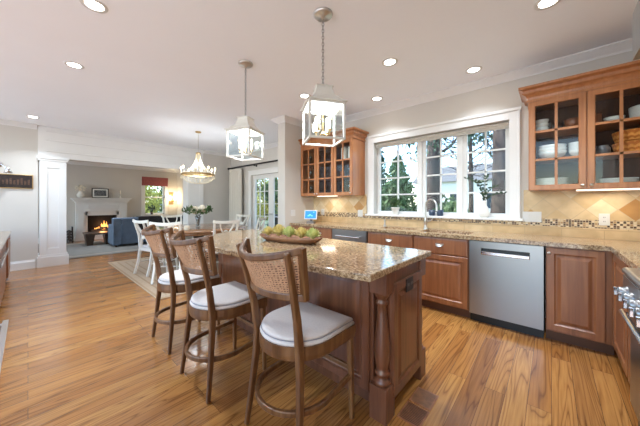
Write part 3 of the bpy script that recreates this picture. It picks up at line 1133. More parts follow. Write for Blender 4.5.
# ------------------------------------------------------------------ counter stools
def make_stool():
    root = empty('counter_stool')
    # hour-glass rear legs running up into the back
    for sx in (-1, 1):
        pts = [(0.215 * sx, 0.0, 0.0), (0.200 * sx, 0.022, 0.2), (0.182 * sx, 0.042, 0.42), (0.174 * sx, 0.046, 0.54), (0.178 * sx, 0.026, 0.70), (0.189 * sx, -0.012, 0.86), (0.203 * sx, -0.062, 1.045)]
        fl = [(0.024, 0.026), (0.028, 0.030), (0.032, 0.036), (0.034, 0.040), (0.031, 0.036), (0.028, 0.030), (0.026, 0.024)]
        MB().tube(pts, 0.01, flat=fl).build('leg', 'stool', root, bevel=0.006)
    for sx in (-1, 1):
        pts = [(0.214 * sx, 0.435, 0.0), (0.209 * sx, 0.43, 0.3), (0.205 * sx, 0.425, 0.545)]
        MB().tube(pts, 0.01, flat=[(0.024, 0.026), (0.030, 0.032), (0.034, 0.034)]).build('leg', 'stool', root, bevel=0.006)

    # D-shaped seat
    def dshape(r, yf, cy=0.215, n=20):
        return [(r, yf)] + arc(0, cy, r, 0, -PI, n) + [(-r, yf)]
    ap = MB()
    rs = []
    for rad, yf, z in ((0.205, 0.42, 0.485), (0.228, 0.445, 0.485), (0.232, 0.448, 0.51), (0.232, 0.448, 0.555), (0.205, 0.42, 0.555), (0.205, 0.42, 0.485)):
        rs.append([(x, y, z) for x, y in dshape(rad, yf)])
    ap.rings(rs, False, False)
    ap.build('seat_frame', 'stool', root)
    cu = MB()
    rs = []
    for rad, yf, z in ((0.20, 0.43, 0.550), (0.224, 0.440, 0.555), (0.227, 0.443, 0.564), (0.222, 0.440, 0.573), (0.20, 0.425, 0.577), (0.12, 0.38, 0.578)):
        rs.append([(x, y, z) for x, y in dshape(rad, yf)])
    cu.rings(rs, True, True)
    cu.build('seat', 'cushion', root)
    cu = MB()
    rs = []
    for rad, yf, z in ((0.19, 0.41, 0.575), (0.214, 0.434, 0.578), (0.218, 0.438, 0.585), (0.214, 0.434, 0.593), (0.20, 0.42, 0.597), (0.10, 0.34, 0.598)):
        rs.append([(x, y, z) for x, y in dshape(rad, yf)])
    cu.rings(rs, True, True)
    pad = cu.build('seat_cushion', 'cushion', root)
    rs = [(x, y, 0.579) for x, y in dshape(0.219, 0.438)]
    MB().tube(rs, 0.0022, 6, closed=True).build('piping', 'piping', pad)

    # barrel back that reclines: crest rail, lower rail, ends and cane
    def bp(t, z):
        q = (z - 0.82) / 0.235
        u_ = 2 * t - 1
        m_ = 1 - u_ * u_
        return ((0.226 + 0.014 * q) * u_, 0.045 - 0.03 * q - (0.085 + 0.06 * q) * m_, z - 0.042 * q * m_)
    N = 24
    MB().tube([bp(k / N, 1.052) for k in range(N + 1)], 0.01, flat=(0.024, 0.034)).build('crest_rail', 'stool', root, bevel=0.007)
    MB().tube([bp(k / N, 0.818) for k in range(N + 1)], 0.01, flat=(0.026, 0.036)).build('lower_rail', 'stool', root, bevel=0.006)
    for t in (0.02, 0.98):
        MB().tube([bp(t, 0.808), bp(t, 0.93), bp(t, 1.066)], 0.01, flat=(0.040, 0.026)).build('back_upright', 'stool', root)
    cn = MB()
    nu, nv = 30, 16
    def strip(pts, wd):
        vs, fs = [], []
        for k, p in enumerate(pts):
            q = pts[min(k + 1, len(pts) - 1)]
            r_ = pts[max(k - 1, 0)]
            d = (Vector(q) - Vector(r_)).normalized()
            nrm = Vector((p[0], p[1] - 0.17, 0)).normalized()
            s_ = d.cross(nrm).normalized() * wd / 2
            vs += [Vector(p) + s_, Vector(p) - s_]
            if k:
                fs.append((2 * k - 2, 2 * k, 2 * k + 1, 2 * k - 1))
        cn.add(vs, fs)
    for i in range(1, nu):
        t = 0.02 + 0.96 * i / nu
        strip([bp(t, 0.828 + 0.212 * j / 6) for j in range(7)], 0.0052)
    for j in range(1, nv):
        z = 0.828 + 0.212 * j / nv
        strip([bp(0.02 + 0.96 * i / 20, z) for i in range(21)], 0.0050)
    for s_ in (1, -1):
        for k in range(-8, 15, 1):
            pts = []
            for i in range(0, 41):
                t = i / 40
                z = 0.81 + s_ * (t - 0.5) * 0.56 + 0.115 + (k - 3) * 0.046
                if 0.83 < z < 1.04:
                    pts.append(bp(0.02 + 0.96 * t, z))
            if len(pts) > 1:
                strip(pts, 0.0034)
    o = cn.build('cane_panel', 'cane', root)
    so = o.modifiers.new('thick', 'SOLIDIFY')
    so.thickness = 0.002
    # bent footrest hoop and front stretcher
    hoop = [(0.208, 0.43, 0.255)] + [(0.215 * math.cos(a), 0.19 + 0.225 * math.sin(a), 0.235) for a in [-PI * k / 18 for k in range(0, 19)]] + [(-0.208, 0.43, 0.255)]
    MB().tube(hoop, 0.01, flat=(0.022, 0.030)).build('footrest', 'stool', root, bevel=0.005)
    MB().tube([(-0.206, 0.428, 0.30), (0.206, 0.428, 0.30)], 0.01, flat=(0.02, 0.028)).build('stretcher', 'stool', root, bevel=0.004)
    return root


stool = make_stool()
stool.location = (-1.095, 0.838, 0)
tag(stool, 'cane-backed wooden counter stool nearest the turned island post', 'stool', 'counter stools at the island')
dup(stool, (-1.845, 0.762, 0), 0.0, 'cane-backed wooden counter stool in the middle of the three at the island', 'counter stools at the island')
dup(stool, (-2.615, 0.79, 0), 0.0, 'cane-backed wooden counter stool closest to the dining table', 'counter stools at the island')


# ------------------------------------------------------------------ lantern pendants
def lantern(loc, rz, label):
    root = empty('pendant_lantern', (loc[0], loc[1], ZC), rz)
    tag(root, label, 'pendant light', 'lantern pendants over the island')
    H = lambda z: z - ZC
    MB().lathe([(0.001, 0), (0.078, 0), (0.078, -0.012), (0.066, -0.022), (0.02, -0.028), (0.012, -0.045), (0.001, -0.047)], n=24).build('canopy', 'nickel', root)
    ch = MB()
    z = H(2.76)
    k = 0
    while z > H(2.235):
        pts = []
        for i in range(10):
            a = 2 * PI * i / 10
            u_, v_ = 0.008 * math.cos(a), 0.017 * math.sin(a)
            pts.append((u_ if k % 2 else 0, 0 if k % 2 else u_, z - 0.017 + v_))
        ch.tube(pts, 0.0030, 5, closed=True)
        z -= 0.027
        k += 1
    ch.build('chain', 'steel_dark', root)
    w = 0.135
    zb, zt = H(1.76), H(2.05)
    fr = MB()
    t = 0.017
    for sx in (-1, 1):
        for sy in (-1, 1):
            fr.box(sx * w - t / 2, sx * w + t / 2, sy * w - t / 2, sy * w + t / 2, zb, zt)
    for z0 in (zb, zt - t):
        for s in (-1, 1):
            fr.box(-w, w, s * w - t / 2, s * w + t / 2, z0, z0 + t)
            fr.box(s * w - t / 2, s * w + t / 2, -w, w, z0, z0 + t)
    fr.build('frame', 'lantern', root, bevel=0.002)
    rf = MB()
    rs = []
    for hw, z in ((0.155, H(2.05)), (0.158, H(2.058)), (0.120, H(2.075)), (0.082, H(2.12)), (0.066, H(2.165)), (0.062, H(2.19)), (0.070, H(2.192)), (0.070, H(2.20))):
        rs.append([(-hw, -hw, z), (hw, -hw, z), (hw, hw, z), (-hw, hw, z)])
    rf.rings(rs, False, True)
    rf.build('roof', 'lantern', root)
    MB().tube([(0.014 * math.cos(2 * PI * k / 12), 0, H(2.215) + 0.016 * math.sin(2 * PI * k / 12)) for k in range(12)], 0.003, 6, closed=True).build('loop', 'nickel', root)
    for k in range(4):
        a = k * PI / 2
        g = MB()
        g.v = []
        g.obox((math.cos(a) * w, math.sin(a) * w, (zb + zt) / 2), (0.003, 2 * w - t, zt - zb - 2 * t), a)
        g.build('glass_pane', 'glass', root)
    st = MB().tube([(0, 0, H(2.05)), (0, 0, H(1.83))], 0.006, 8)
    st.sphere((0, 0, H(1.825)), 0.014, 10, 7)
    for k in range(4):
        a = k * PI / 2 + PI / 4
        c, s = math.cos(a), math.sin(a)
        st.tube([(0, 0, H(1.85)), (0.03 * c, 0.03 * s, H(1.815)), (0.06 * c, 0.06 * s, H(1.82)), (0.066 * c, 0.066 * s, H(1.85))], 0.004, 6)
        st.lathe([(0.004, 0), (0.016, 0.004), (0.016, 0.008), (0.009, 0.01)], (0.066 * c, 0.066 * s, H(1.848)), 10)
    st.build('candle_arms', 'gold', root)
    for k in range(4):
        a = k * PI / 2 + PI / 4
        c, s = 0.066 * math.cos(a), 0.066 * math.sin(a)
        cd = MB().lathe([(0.009, 0), (0.009, 0.075), (0.001, 0.076)], (c, s, H(1.858)), 10).build('candle', 'ivory', root)
        MB().lathe([(0.004, 0), (0.011, 0.012), (0.012, 0.02), (0.006, 0.038), (0.001, 0.05)], (c, s, H(1.933)), 10).build('bulb', 'candle', cd)
    l = lamp('lantern_lamp', 'POINT', (0, 0, H(1.96)), 11, (0.86, 0.93, 1.0), 0.05, root)
    return root


lantern((-1.381, 1.587), math.radians(55.7), 'cream square lantern pendant over the island, nearer the wall cabinets')
lantern((-2.505, 1.586), math.radians(23.8), 'cream square lantern pendant over the island, nearer the beaded chandelier')

# recessed lamps
cans = [(-2.64, 0.34, 'recessed lamp at the top edge, over the floor left of the stools'),
        (-3.95, 0.34, 'recessed lamp over the open floor between kitchen and column'),
        (-6.87, 0.06, 'recessed lamp close to the white column'),
        (-1.31, 2.61, 'recessed lamp in the ceiling in front of the kitchen window'),
        (-0.667, 3.40, 'recessed lamp near the crown moulding above the window right end'),
        (-1.91, 3.40, 'recessed lamp near the crown moulding above the window left end'),
        (-2.63, 2.63, 'recessed lamp just behind the nearer lantern'),
        (-0.02, 2.63, 'recessed lamp at the top edge in front of the dish cabinet')]


def can(x, y, z, label, power):
    root = empty('recessed_light', (x, y, z))
    tag(root, label, 'ceiling light', 'recessed ceiling lights')
    MB().lathe([(0.056, -0.001), (0.060, -0.005), (0.082, -0.006), (0.086, 0.0)], n=24).build('trim_ring', 'white_plastic', root)
    MB().lathe([(0.001, -0.002), (0.056, -0.002)], n=24).build('lens', 'can', root)
    lamp('can_lamp_source', 'AREA', (0, 0, -0.012), power, (0.78, 0.89, 1.0), 0.11, root, math.radians(110))


for x, y, lab in cans:
    can(x, y, ZC, lab, CAN_W * (0.35 if y > 3 else 1.0))
can(-9.2, 1.35, ZL, 'small recessed lamp in the living room ceiling beyond the header', 16)

# ------------------------------------------------------------------ range and hood
root = empty('range', (0.30, 2.27, 0), -PI / 2)
tag(root, 'stainless steel gas range with a row of front knobs at the right edge', 'range')
MB().box(0.004, 0.90, 0.05, 0.70, 0.11, 0.86).build('body', 'steel', root, bevel=0.003)
tp = MB()
tp.box(0.004, 0.90, 0.02, 0.70, 0.86, 0.905)
tp.tube([(0.004, 0.02, 0.885), (0.90, 0.02, 0.885)], 0.02, 12)
tp.build('cooktop', 'steel', root)
MB().box(0.004, 0.90, 0.005, 0.06, 0.72, 0.865).build('control_panel', 'steel', root, bevel=0.004)
for k in range(6):
    x = 0.13 + k * 0.125
    kb = MB().lathe([(0.001, -0.035), (0.022, -0.034), (0.025, -0.028), (0.025, -0.012), (0.031, -0.01), (0.031, 0.0)], (x, 0.005, 0.79), 18, 'y').build('knob', 'steel_dark', root)
    MB().box(x - 0.006, x + 0.006, -0.046, -0.030, 0.768, 0.812).build('knob_grip', 'chrome', kb, bevel=0.003)
MB().box(0.02, 0.884, 0.03, 0.05, 0.16, 0.70).build('oven_door', 'steel', root, bevel=0.004)
h = MB().tube([(0.06, -0.005, 0.665), (0.84, -0.005, 0.665)], 0.013, 10)
for x in (0.09, 0.81):
    h.tube([(x, 0.03, 0.665), (x, -0.015, 0.665)], 0.009, 8)
h.build('handle', 'chrome', root)
for k in range(3):
    gx = 0.16 + 0.29 * k
    g = MB()
    for q in range(5):
        g.box(gx - 0.13 + q * 0.062, gx - 0.118 + q * 0.062, 0.10, 0.68, 0.918, 0.930)
    for y in (0.10, 0.38, 0.668):
        g.box(gx - 0.13, gx + 0.13, y, y + 0.012, 0.905, 0.922)
    g.build('grate', 'black_metal', root)
MB().box(0.01, 0.895, 0.06, 0.70, 0.0, 0.11).build('toe_kick', 'black', root)

root = empty('range_hood', (0.31, 2.06, 2.0), -PI / 2)
tag(root, 'stainless range hood with baffle slats in the upper right corner', 'range hood')
h = MB()
h.box(0, 1.0, 0.0, 0.695, 0.16, 0.24)
h.box(0, 1.0, 0.0, 0.03, 0.0, 0.16)
h.box(0, 0.03, 0.03, 0.695, 0.0, 0.16)
h.box(0.97, 1.0, 0.03, 0.695, 0.0, 0.16)
rs = [[(0, 0, .24), (1, 0, .24), (1, .695, .24), (0, .695, .24)], [(0.25, 0.28, 0.6), (0.75, 0.28, 0.6), (0.75, .695, 0.6), (0.25, .695, 0.6)], [(0.25, 0.28, 0.795), (0.75, 0.28, 0.795), (0.75, .695, 0.795), (0.25, .695, 0.795)]]
h.rings(rs, False, True)
h.build('canopy', 'steel', root)
h = MB()
for k in range(14):
    h.box(0.03, 0.97, 0.05 + k * 0.045, 0.075 + k * 0.045, 0.05, 0.07)
h.build('baffle', 'chrome', root)

# ------------------------------------------------------------------ dishes in the right wall cabinet
PH = []


def prof_obj(name, prof, mat, n=24):
    return MB().lathe(prof, (0, 0, 0), n).build(name, mat)


def bowl_prof(r, h):
    return [(0.001, 0.0), (r * 0.45, 0.0), (r * 0.5, h * 0.08), (r * 0.85, h * 0.5), (r, h), (r * 0.96, h), (r * 0.8, h * 0.52), (r * 0.45, h * 0.16), (0.001, h * 0.14)]


def plate_prof(r):
    return [(0.001, 0.0), (r * 0.6, 0.0), (r * 0.65, 0.004), (r, 0.018), (r, 0.021), (r * 0.64, 0.009), (0.001, 0.007)]


def stack(name, cat, proto_prof, mat, x, y, z, n, dz, labels, group):
    p = prof_obj(name, proto_prof, mat)
    p.location = (x, y, z)
    tag(p, labels(0), cat, group)
    for k in range(1, n):
        dup(p, (x, y, z + dz * k), 0, labels(k), group)


ORD = ['bottom', 'second', 'third', 'fourth', 'fifth', 'sixth', 'seventh']


def lab(base, n, where):
    def f(k):
        pos = 'topmost' if k == n - 1 else ('lowest' if k == 0 else ORD[k] + ' up')
        return '%s, %s in stack %s' % (base, pos, where)
    return f


YS = 3.60
stack('bowl', 'bowl', bowl_prof(0.058, 0.055), 'white', -0.075, YS, 2.001, 3, 0.042, lab('small white bowl', 3, 'on dish cabinet top shelf'), 'small white bowls')
stack('bowl', 'bowl', bowl_prof(0.115, 0.08), 'white', 0.005, YS, 1.716, 3, 0.032, lab('large white bowl', 3, 'behind left dish cabinet door'), 'large white bowls')
stack('bowl', 'bowl', bowl_prof(0.085, 0.075), 'white', 0.209, YS - 0.01, 1.716, 4, 0.024, lab('deep white bowl', 4, 'by dish cabinet middle stile'), 'deep white bowls')
stack('plate', 'plate', plate_prof(0.13), 'white', 0.0, YS, 1.421, 7, 0.0135, lab('white dinner plate', 7, 'at dish cabinet bottom left'), 'dinner plates left')
stack('plate', 'plate', plate_prof(0.125), 'white', 0.455, YS, 1.421, 5, 0.0135, lab('white dinner plate', 5, 'behind right dish cabinet door'), 'dinner plates right')
stack('plate', 'plate', plate_prof(0.10), 'white', 0.685, YS - 0.02, 1.421, 6, 0.0135, lab('white side plate', 6, 'by dish cabinet right edge'), 'side plates')
for x, z, p, m, n, l, c in (
        (0.165, 2.001, bowl_prof(0.075, 0.10), 'brown_glaze', 'bowl', 'copper brown bowl on the top shelf, left glass door', 'bowl'),
        (0.30, 2.001, [(0.001, 0), (0.05, 0), (0.058, 0.03), (0.055, 0.10), (0.058, 0.11), (0.052, 0.11), (0.048, 0.02), (0.001, 0.01)], 'brown_glaze', 'mug', 'brown mug on the top shelf, right glass door', 'mug'),
        (0.432, 2.001, bowl_prof(0.07, 0.06), 'white', 'bowl', 'small fluted white bowl between the brown mug and a large ribbed dish', 'bowl'),
        (0.622, 2.001, [(0.001, 0), (0.09, 0), (0.095, 0.005), (0.105, 0.12), (0.10, 0.122), (0.09, 0.01), (0.001, 0.01)], 'white', 'souffle_dish', 'large ribbed white souffle dish on the top shelf', 'dish'),
        (0.36, 1.716, [(0.001, 0), (0.04, 0), (0.052, 0.03), (0.05, 0.07), (0.036, 0.085), (0.038, 0.095), (0.032, 0.095), (0.001, 0.085)], 'grey_glaze', 'lidded_jar', 'grey glazed jar on the middle shelf beside the orange baskets', 'jar')):
    o = prof_obj(n, p, m)
    o.location = (x, YS, z)
    tag(o, l, c)
for k, z in enumerate((1.716, 1.818)):
    bp_ = []
    r = 0.135
    mb = MB()
    rs = []
    for rr, h in ((0.001, 0), (0.11, 0), (0.118, 0.01), (0.13, 0.05), (0.138, 0.095), (0.132, 0.098), (0.122, 0.05), (0.108, 0.014), (0.001, 0.012)):
        rs.append([((rr + (0.003 if i % 2 and rr > 0.05 else 0)) * math.cos(2 * PI * i / 40), (rr + (0.003 if i % 2 and rr > 0.05 else 0)) * math.sin(2 * PI * i / 40), h) for i in range(40)])
    mb.rings(rs, False, False)
    o = mb.build('basket', 'rattan', loc=(0.56, YS + 0.02, z))
    tag(o, 'orange woven basket on the middle shelf, %s of the two stacked' % ('lower' if k == 0 else 'upper'), 'basket', 'orange baskets')
# clear tumblers beside the small bowls
gp = [(0.001, 0), (0.032, 0), (0.034, 0.004), (0.040, 0.10), (0.037, 0.10), (0.031, 0.008), (0.001, 0.008)]
tum = prof_obj('tumbler', gp, 'goblet', 14)
tum.location = (0.015, YS, 2.001)
tag(tum, 'clear tumbler next to the small white bowls on the top shelf', 'glass', 'tumblers in the dish cabinet')
dup(tum, (0.05, YS + 0.075, 2.001), 0, 'clear tumbler next to the copper brown bowl on the top shelf', 'tumblers in the dish cabinet')

# glassware in the left wall cabinet
gob = [(0.034, 0), (0.034, 0.003), (0.005, 0.008), (0.004, 0.075), (0.022, 0.09), (0.036, 0.12), (0.036, 0.15), (0.03, 0.175), (0.027, 0.175), (0.033, 0.15), (0.02, 0.094), (0.001, 0.088)]
g0 = prof_obj('wine_glass', gob, 'goblet', 12)
first = True
cabs = {'left': -3.34, 'middle': -2.95, 'right': -2.56}
shs = {'lowest': 1.421, 'middle': 1.711, 'top': 1.991}
for side, cx_ in cabs.items():
    for sh, z in shs.items():
        if side == 'right' and sh == 'top':
            continue
        xs = (-0.09, 0.0, 0.09)
        words = ('left', 'centre', 'right')
        for q, dx in enumerate(xs):
            if side == 'right' and sh == 'middle' and q == 0:
                continue
            l = 'stemmed glass, %s of three, %s shelf, %s door of glassware cabinet' % (words[q], sh, side)
            if side == 'right' and sh == 'middle':
                l = 'stemmed glass, middle shelf, right door of glassware cabinet, %s' % ('next to the orange mug' if q == 1 else 'by the cabinet side')
            if first:
                g0.location = (cx_ + dx, 3.60, z)
                tag(g0, l, 'glass', 'glassware in the left cabinet')
                first = False
            else:
                dup(g0, (cx_ + dx, 3.60 + 0.03 * ((q % 2) * 2 - 1), z), 0, l, 'glassware in the left cabinet')
for q, dx in enumerate((-0.07, 0.07)):
    root = empty('canister', (-2.56 + dx, 3.58, 1.991))
    MB().lathe([(0.001, 0), (0.055, 0), (0.057, 0.004), (0.057, 0.19), (0.053, 0.195)], n=18).build('body', 'white', root)
    MB().lathe([(0.053, 0.195), (0.056, 0.198), (0.056, 0.212), (0.02, 0.222), (0.015, 0.235), (0.001, 0.238)], n=18).build('lid', 'white', root)
    tag(root, 'tall white canister on the top shelf of the glassware cabinet, %s one' % ('left' if q == 0 else 'right'), 'canister', 'white canisters')
o = prof_obj('mug', [(0.001, 0), (0.038, 0), (0.042, 0.005), (0.042, 0.10), (0.038, 0.10), (0.037, 0.01), (0.001, 0.01)], 'brown_glaze', 16)
o.location = (-2.66, 3.57, 1.711)
tag(o, 'orange brown mug on the middle shelf of the glassware cabinet', 'mug')


# ------------------------------------------------------------------ outlets, tablet, sill things
def wall_plate(label, x, z, wd, gangs, kind='outlet', y=YW - 0.014, rz=0.0, loc=None):
    root = empty('wall_outlet' if kind == 'outlet' else 'light_switch', loc if loc else (x, y, z), rz)
    tag(root, label, 'outlet' if kind == 'outlet' else 'switch')
    MB().box(-wd / 2, wd / 2, -0.006, 0, -0.058, 0.058).build('plate', 'white_plastic', root, bevel=0.003)
    for k in range(gangs):
        gx = (k - (gangs - 1) / 2) * 0.046
        if kind == 'outlet':
            for dz in (-0.02, 0.02):
                r = MB().box(gx - 0.014, gx + 0.014, -0.008, -0.006, dz - 0.014, dz + 0.014).build('receptacle', 'white_plastic', root, bevel=0.002)
                MB().box(gx - 0.006, gx - 0.003, -0.0085, -0.008, dz - 0.005, dz + 0.006).box(gx + 0.003, gx + 0.006, -0.0085, -0.008, dz - 0.005, dz + 0.006).build('slot', 'black', r)
        else:
            MB().box(gx - 0.016, gx + 0.016, -0.009, -0.006, -0.033, 0.033).build('rocker', 'white_plastic', root, bevel=0.002)


wall_plate('wide white switch plate on the mosaic band right of the window', -0.165, 1.115, 0.165, 3, 'switch')
wall_plate('white outlet on the mosaic band below the dish cabinet', 0.39, 1.108, 0.075, 1)
wall_plate('white outlet on the mosaic band beside the blue tablet', -3.30, 1.10, 0.075, 1)
wall_plate('white switch on the mosaic band beside the left window casing', -2.45, 1.095, 0.10, 2, 'switch')
wall_plate('white light switch on the grey pier left of the tablet', 0, 0, 0.11, 2, 'switch', loc=(-3.549, 3.24, 1.09), rz=PI / 2)

root = empty('tablet', (-3.27, 3.42, 0.915), math.radians(20))
tag(root, 'smart display tablet with a blue screen on the granite counter', 'tablet')
MB().obox((0, 0.0, 0.145), (0.25, 0.014, 0.17), rx=-0.18).build('case', 'white_plastic', root, bevel=0.004)
s = MB().obox((0, -0.008, 0.145), (0.215, 0.003, 0.135), rx=-0.18).build('screen', 'screen', root)
c = MB()
for (x, z, r) in ((-0.04, 0.12, 0.02), (-0.01, 0.13, 0.028), (0.03, 0.12, 0.018), (0.06, 0.185, 0.014)):
    c.lathe([(0.001, -0.0), (r, 0.0), (r, 0.001)], (x, -0.0105 + (z - 0.145) * 0.182, z), 14, 'y')
c.build('screen_picture', 'screen_light', s)
MB().obox((0, 0.0, 0.012), (0.15, 0.10, 0.024)).tube([(0, 0.01, 0.02), (0, 0.02, 0.10)], 0.02, 10).build('stand', 'grey_glaze', root, bevel=0.004)

ZSILL = 1.09


def leafy(mb, c, rad, n, size, squash=1.0, rnd=random):
    for _ in range(n):
        while True:
            p = Vector((rnd.uniform(-1, 1), rnd.uniform(-1, 1), rnd.uniform(-1, 1)))
            if p.length < 1:
                break
        p = Vector((p.x * rad[0], p.y * rad[1], p.z * rad[2])) + Vector(c)
        R = Euler((rnd.uniform(0, 6.3), rnd.uniform(0, 6.3), rnd.uniform(0, 6.3))).to_matrix()
        s_ = size * rnd.uniform(0.6, 1.3)
        mb.add([p + R @ Vector(q) for q in ((-s_, 0, 0), (0, -s_ * 0.45, 0.12 * s_), (s_, 0, 0), (0, s_ * 0.45, 0.12 * s_))], [(0, 1, 2, 3)])


root = empty('potted_plant', (-1.83, YW + 0.03, ZSILL))
tag(root, 'leafy green plant in a white pot at the left end of the window sill', 'potted plant')
MB().lathe([(0.001, 0), (0.045, 0), (0.05, 0.01), (0.062, 0.10), (0.066, 0.10), (0.066, 0.115), (0.055, 0.115), (0.05, 0.09), (0.001, 0.09)], n=18).build('pot', 'white', root)
mb = MB()
leafy(mb, (0, 0, 0.17), (0.085, 0.075, 0.09), 240, 0.022)
for k in range(5):
    mb.tube([(0, 0, 0.08), (0.03 * math.cos(k * 1.3), 0.03 * math.sin(k * 1.3), 0.18)], 0.003, 5)
mb.build('foliage', 'leaf', root)

root = empty('vase', (-0.635, YW + 0.02, ZSILL))
tag(root, 'rounded white vase of leafy branches at the right end of the sill', 'vase')
MB().lathe([(0.001, 0), (0.04, 0), (0.055, 0.02), (0.062, 0.06), (0.052, 0.11), (0.03, 0.15), (0.024, 0.19), (0.03, 0.21), (0.026, 0.21), (0.02, 0.18), (0.001, 0.17)], n=20).build('body', 'white', root)
mb = MB()
rnd = random.Random(3)
for bx, by, bz in ((-0.20, 0.02, 0.50), (-0.10, -0.02, 0.46), (0.02, 0.03, 0.52), (0.12, 0.0, 0.38), (0.20, 0.03, 0.30)):
    pts = [(bx * t * t, by * t, 0.17 + (bz - 0.17) * (1 - (1 - t) ** 1.6)) for t in [k / 8 for k in range(9)]]
    mb.tube(pts, 0.003, 5)
    for k in range(2, 9):
        for sd in (-1, 1):
            p = Vector(pts[k])
            d = Vector((sd * rnd.uniform(0.5, 1), rnd.uniform(-0.4, 0.4), rnd.uniform(0.1, 0.8))).normalized() * rnd.uniform(0.035, 0.055)
            sx = d.cross(Vector((0, 1, 0.2))).normalized() * 0.011
            mb.add([p, p + d * 0.5 + sx, p + d, p + d * 0.5 - sx], [(0, 1, 2, 3)])
mb.build('branches', 'leaf_dark', root)
for k, (x, l) in enumerate(((-1.275, 'dark blue cup on the sill behind the gooseneck faucet, left of two'), (-1.165, 'dark blue cup on the sill behind the gooseneck faucet, right of two'))):
    o = MB().lathe([(0.001, 0), (0.034, 0), (0.04, 0.01), (0.044, 0.085), (0.04, 0.085), (0.036, 0.012), (0.001, 0.012)], n=16).build('cup', 'blue_glaze', loc=(x, YW + 0.03, ZSILL))
    tag(o, l, 'cup', 'blue cups on the sill')

# rolled window shade
root = empty('roller_shade', (-1.28, YW + 0.05, 2.235))
tag(root, 'rolled-up woven shade along the top of the kitchen window', 'window shade')
MB().tube([(-0.90, 0, 0.0), (0.90, 0, 0.0)], 0.022, 14).build('roll', 'shade', root)
MB().box(-0.895, 0.895, -0.008, 0.0, -0.062, -0.018).build('cloth', 'shade', root)

# ------------------------------------------------------------------ tray with succulents
TR = math.radians(10)
root = empty('dough_bowl', (-1.80, 1.60, 0.915), TR)
tag(root, 'long wooden dough bowl on the island holding green rosettes', 'bowl')
mb = MB()
rs = []
for sx, sy, z in ((0.02, 0.02, 0.0), (0.27, 0.075, 0.0), (0.325, 0.105, 0.035), (0.345, 0.12, 0.062), (0.335, 0.112, 0.066), (0.30, 0.085, 0.03), (0.02, 0.02, 0.016)):
    ring = []
    for k in range(32):
        a = 2 * PI * k / 32
        c, s = math.cos(a), math.sin(a)
        ring.append((sx * math.copysign(abs(c) ** 0.7, c), sy * math.copysign(abs(s) ** 0.8, s), z * 0.72 + (0.010 * abs(c) ** 4 if z > 0.03 else 0)))
    rs.append(ring)
mb.rings(rs, True, True)
mb.build('body', 'bowl_wood', root)


def rosette(name, mat, r, h):
    mb = MB()
    rnd = random.Random(5)
    mb.sphere((0, 0, h * 0.34), r * 0.40, 10, 7, (1, 1, h / r * 0.62))
    for lay in range(6):
        t = lay / 5
        n = 11 - lay
        for k in range(n):
            a = 2 * PI * (k + 0.5 * (lay % 2)) / n + lay * 0.3
            el = -0.1 + 1.35 * t
            d = Vector((math.cos(a) * math.cos(el), math.sin(a) * math.cos(el), math.sin(el)))
            sd = Vector((-math.sin(a), math.cos(a), 0))
            base = Vector((0, 0, h * 0.34)) + d * r * 0.28
            up = sd.cross(d) * -1
            ln = r * (0.80 - 0.1 * t)
            p = [base - sd * r * 0.12, base + d * ln * 0.55 - sd * r * 0.27 + up * r * 0.06, base + d * ln + up * r * 0.22, base + d * ln * 0.55 + sd * r * 0.27 + up * r * 0.06, base + sd * r * 0.12, base + d * ln * 0.5 - up * r * 0.03]
            mb.add(p, [(0, 1, 5, 4), (1, 2, 5), (5, 2, 3), (4, 5, 3)])
    return mb.build(name, mat)


spots = [(-0.262, 0.0, 'artichoke', 0.066), (-0.132, 0.008, 'artichoke', 0.084), (0.0, -0.006, 'succulent', 0.076), (0.128, 0.006, 'artichoke', 0.074), (0.255, 0.0, 'succulent', 0.074)]
wd = ['golden rosette at the far left end of the long wooden bowl', 'tallest golden rosette, second from the left end of the wooden bowl', 'green rosette in the middle of the long wooden bowl', 'golden rosette between two green ones in the wooden bowl', 'green rosette at the right end of the long wooden bowl']
for (dx, dy, m, r), l in zip(spots, wd):
    o = rosette('succulent_rosette', m, r, r * 1.55)
    o.location = (-1.80 + dx * math.cos(TR) - dy * math.sin(TR), 1.60 + dx * math.sin(TR) + dy * math.cos(TR), 0.946)
    tag(o, l, 'succulent', 'rosettes in the wooden bowl')

# ------------------------------------------------------------------ floor vents
root = empty('floor_vent', (-0.62, 1.54, 0))
tag(root, 'dark slotted floor register beside the island end', 'floor vent')
fr = MB()
fr.box(-0.068, 0.068, -0.08, -0.074, 0, 0.004).box(-0.068, 0.068, 0.074, 0.08, 0, 0.004).box(-0.068, -0.06, -0.074, 0.074, 0, 0.004).box(0.06, 0.068, -0.074, 0.074, 0, 0.004)
fr.build('frame', 'cherry', root)
sl = MB()
for k in range(13):
    sl.box(-0.06, 0.06, -0.072 + k * 0.0115, -0.0675 + k * 0.0115, 0.0, 0.003)
sl.build('slats', 'cherry', root)
MB().box(-0.06, 0.06, -0.074, 0.074, 0.0003, 0.001).build('backing', 'black', root)
root = empty('floor_vent', (-0.62, 1.715, 0))
tag(root, 'wooden floor vent cover directly behind the slotted register', 'floor vent')
fr = MB()
fr.box(-0.068, 0.068, -0.08, 0.08, 0, 0.0025)
fr.build('frame', 'cherry', root)
MB().box(-0.058, 0.058, -0.07, 0.07, 0.0025, 0.0035).build('cover', 'vent_wood', root)

